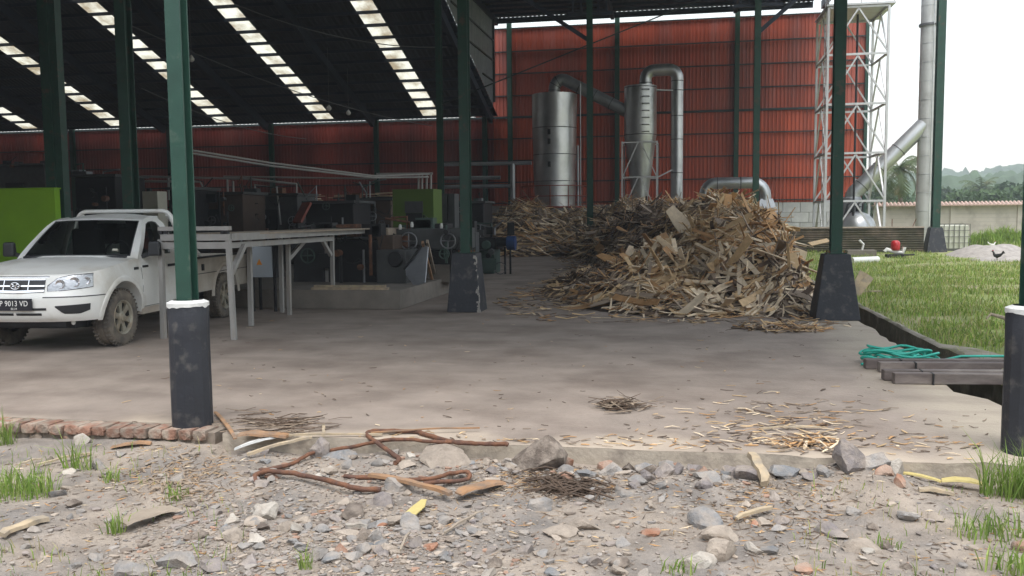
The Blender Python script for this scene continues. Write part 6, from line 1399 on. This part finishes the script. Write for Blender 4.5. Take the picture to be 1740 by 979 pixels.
stick((1282, 785), (1302, 822), .07, .05, 'wood_pale', 'pale split log leaning against the floor edge', lift=.05); stick((1600, 815), (1672, 822), .10, .012, 'leaf_yellow', 'bright yellow veneer sheet at the right floor edge', lift=.05); stick((1535, 808), (1600, 818), .04, .012, 'leaf_yellow', 'thin yellow strip left of the bright veneer sheet', lift=.04)
stick((1250, 880), (1310, 862), .03, .02, 'wood_pale', 'pale stick lying in the right foreground', lift=.01); stick((1290, 728), (1395, 726), .03, .012, 'wood_pale', 'long pale lath on the floor near the shreds', lift=.135); stick((1560, 845), (1620, 848), .05, .02, 'wood_pale', 'weathered tan stick in the right foreground', lift=.0)
stick((0, 908), (75, 880), .07, .03, 'wood_pale', 'pale weathered branch at the left edge', lift=.02); stick((60, 790), (155, 772), .025, .015, 'wood_pale', 'thin pale stick before the brick edging', lift=.02); stick((755, 905), (820, 868), .012, .012, 'wood_grey', 'thin dark twig right of the yellow leaf', lift=.01, name='twig', cat='twig'); stick((680, 935), (695, 905), .014, .012, 'wood_grey', 'short dark twig in the gravel trail', lift=.02, name='twig', cat='twig')
stick((30, 790), (70, 780), .02, .012, 'wood_pale', 'short pale stick near the left grass clump', lift=.02)
stick((205, 888), (295, 862), .16, .012, 'wood_grey', 'grey weathered board lying in the left foreground', lift=.005, name='board'); stick((190, 764), (258, 760), .10, .01, 'wood_orange', 'flat brown bark piece before the brick edging', lift=.02)
lfp = [(683, 878), (700, 862), (716, 850), (725, 850), (722, 862), (706, 876)]; o = MB().prism([gp(a, c, .03) for a, c in lfp], (0, 0, .006)).build('fallen_leaf', 'leaf_yellow'); tag(o, 'bright yellow leaf on the bare earth', 'leaf')
# tangle of dark roots
rt = random.Random(5); b = MB()
for i in range(60):
    c = gp(rt.gauss(960, 26), rt.gauss(830, 7)); a = rt.gauss(.1, .5); l = rt.uniform(.06, .2); b.tube([(c[0]-l*math.cos(a), c[1]-l*math.sin(a), c[2]), (c[0], c[1], c[2]+rt.uniform(.01, .05)), (c[0]+l*math.cos(a), c[1]+l*math.sin(a), c[2]-.01)], rt.uniform(.003, .007), 5)
tag(b.build('root_tangle', 'veneer_dark_brown', fix=False), 'tangle of dark dry roots beside the jagged brown chunk', 'roots')
b = MB(); 
for i in range(130):
    c = gp(rt.gauss(315, 48), rt.gauss(815, 17)); a = rt.uniform(0, 3.1); l = rt.uniform(.015, .06); b.tube([(c[0]-l*math.cos(a), c[1]-l*math.sin(a), c[2]-.01), (c[0], c[1], c[2]+rt.uniform(-.008, .008)), (c[0]+l*math.cos(a), c[1]+l*math.sin(a), c[2]-.01)], rt.uniform(.003, .008), 5)
tag(b.build('bark_litter', 'veneer_grey_brown', fix=False), 'patch of dry bark bits in the left foreground', 'bark', kind='stuff')
# grass tufts, each its own thing
def tuft(x, y, rpx, hpx, n, label, seed):
    q = G(x, y, -.13); d_ = np.linalg.norm(q-CAMP); r_ = rpx/FPX*d_; h = hpx/FPX*d_; rs = np.random.RandomState(seed); sp = []
    for i in range(n): a, t = rs.uniform(0, 6.28), rs.rand()**.7; px_, py_ = q[0]+r_*t*math.cos(a), q[1]+r_*t*math.sin(a)*.7; sp.append((px_, min(py_, 6.02) if px_ > -3.4 else min(py_, 6.0), fg(px_, py_)))
    o = blades(sp, (h*.6, h*1.1), (.004, .011), [(.22, .33, .06), (.17, .28, .05), (.27, .34, .09)], seed, .9).build('grass_tuft', 'grass', fix=False); return tag(o, label, 'grass tuft')
tuft(35, 840, 55, 42, 220, 'large bright grass clump at the left edge of the foreground', 1); tuft(195, 895, 18, 34, 40, 'small bright tuft on the grey board', 2); tuft(190, 818, 16, 26, 34, 'small tuft below the round blue-grey stone', 3); tuft(135, 795, 26, 48, 46, 'thin tall tuft before the brick edging', 4); tuft(8, 760, 20, 40, 60, 'tuft against the left end of the brick edging', 5); tuft(300, 840, 20, 24, 40, 'tuft beside the patch of bark bits', 6)
tuft(1726, 850, 48, 70, 260, 'tall bright grass below the right drum plinth', 7); tuft(1695, 905, 70, 36, 130, 'spreading grass at the lower right', 8); tuft(1728, 965, 50, 40, 90, 'grass tuft at the bottom right corner', 9); tuft(520, 960, 12, 40, 22, 'sparse tuft at the bottom left of centre', 10); tuft(1150, 965, 30, 26, 30, 'faint tuft at the bottom centre', 11); tuft(1735, 745, 18, 70, 60, 'grass climbing the face of the right drum plinth', 12); tuft(1500, 920, 30, 22, 30, 'sparse tuft in the right foreground', 13)
sp = []
for i in range(900):
    x_, y_ = (rg.uniform(0, 420), rg.uniform(770, 990)) if rg.rand() < .6 else (rg.uniform(1350, 1740), rg.uniform(840, 990)); q = G(x_, y_, -.13)
    if q[1] < 5.98 and nz(q[0], q[1], 2.2, 5.) > .05: sp.append((q[0], q[1], fg(q[0], q[1])))
o = blades(sp, (.03, .10), (.003, .008), GT, 77, .9).build('sparse_grass', 'grass', fix=False); tag(o, 'thin scattered grass on the bare earth', 'grass', kind='stuff')

# ------------------------------------------------------------------ air
hz = MB().b2((-700, -60, -2.), (900, 760, 75.)); hm = bpy.data.materials.new('haze'); hm.use_nodes = True; hN = hm.node_tree.nodes
hN.remove(hN['Principled BSDF']); pv = hN.new('ShaderNodeVolumePrincipled'); pv.inputs['Color'].default_value = (.86, .93, 1, 1); pv.inputs['Density'].default_value = .0014; pv.inputs['Anisotropy'].default_value = .2
hm.node_tree.links.new(pv.outputs[0], hN['Material Output'].inputs['Volume']); MATS['haze'] = hm
o = hz.build('haze', 'haze'); tag(o, 'thin pale haze over the land', 'haze', kind='stuff')
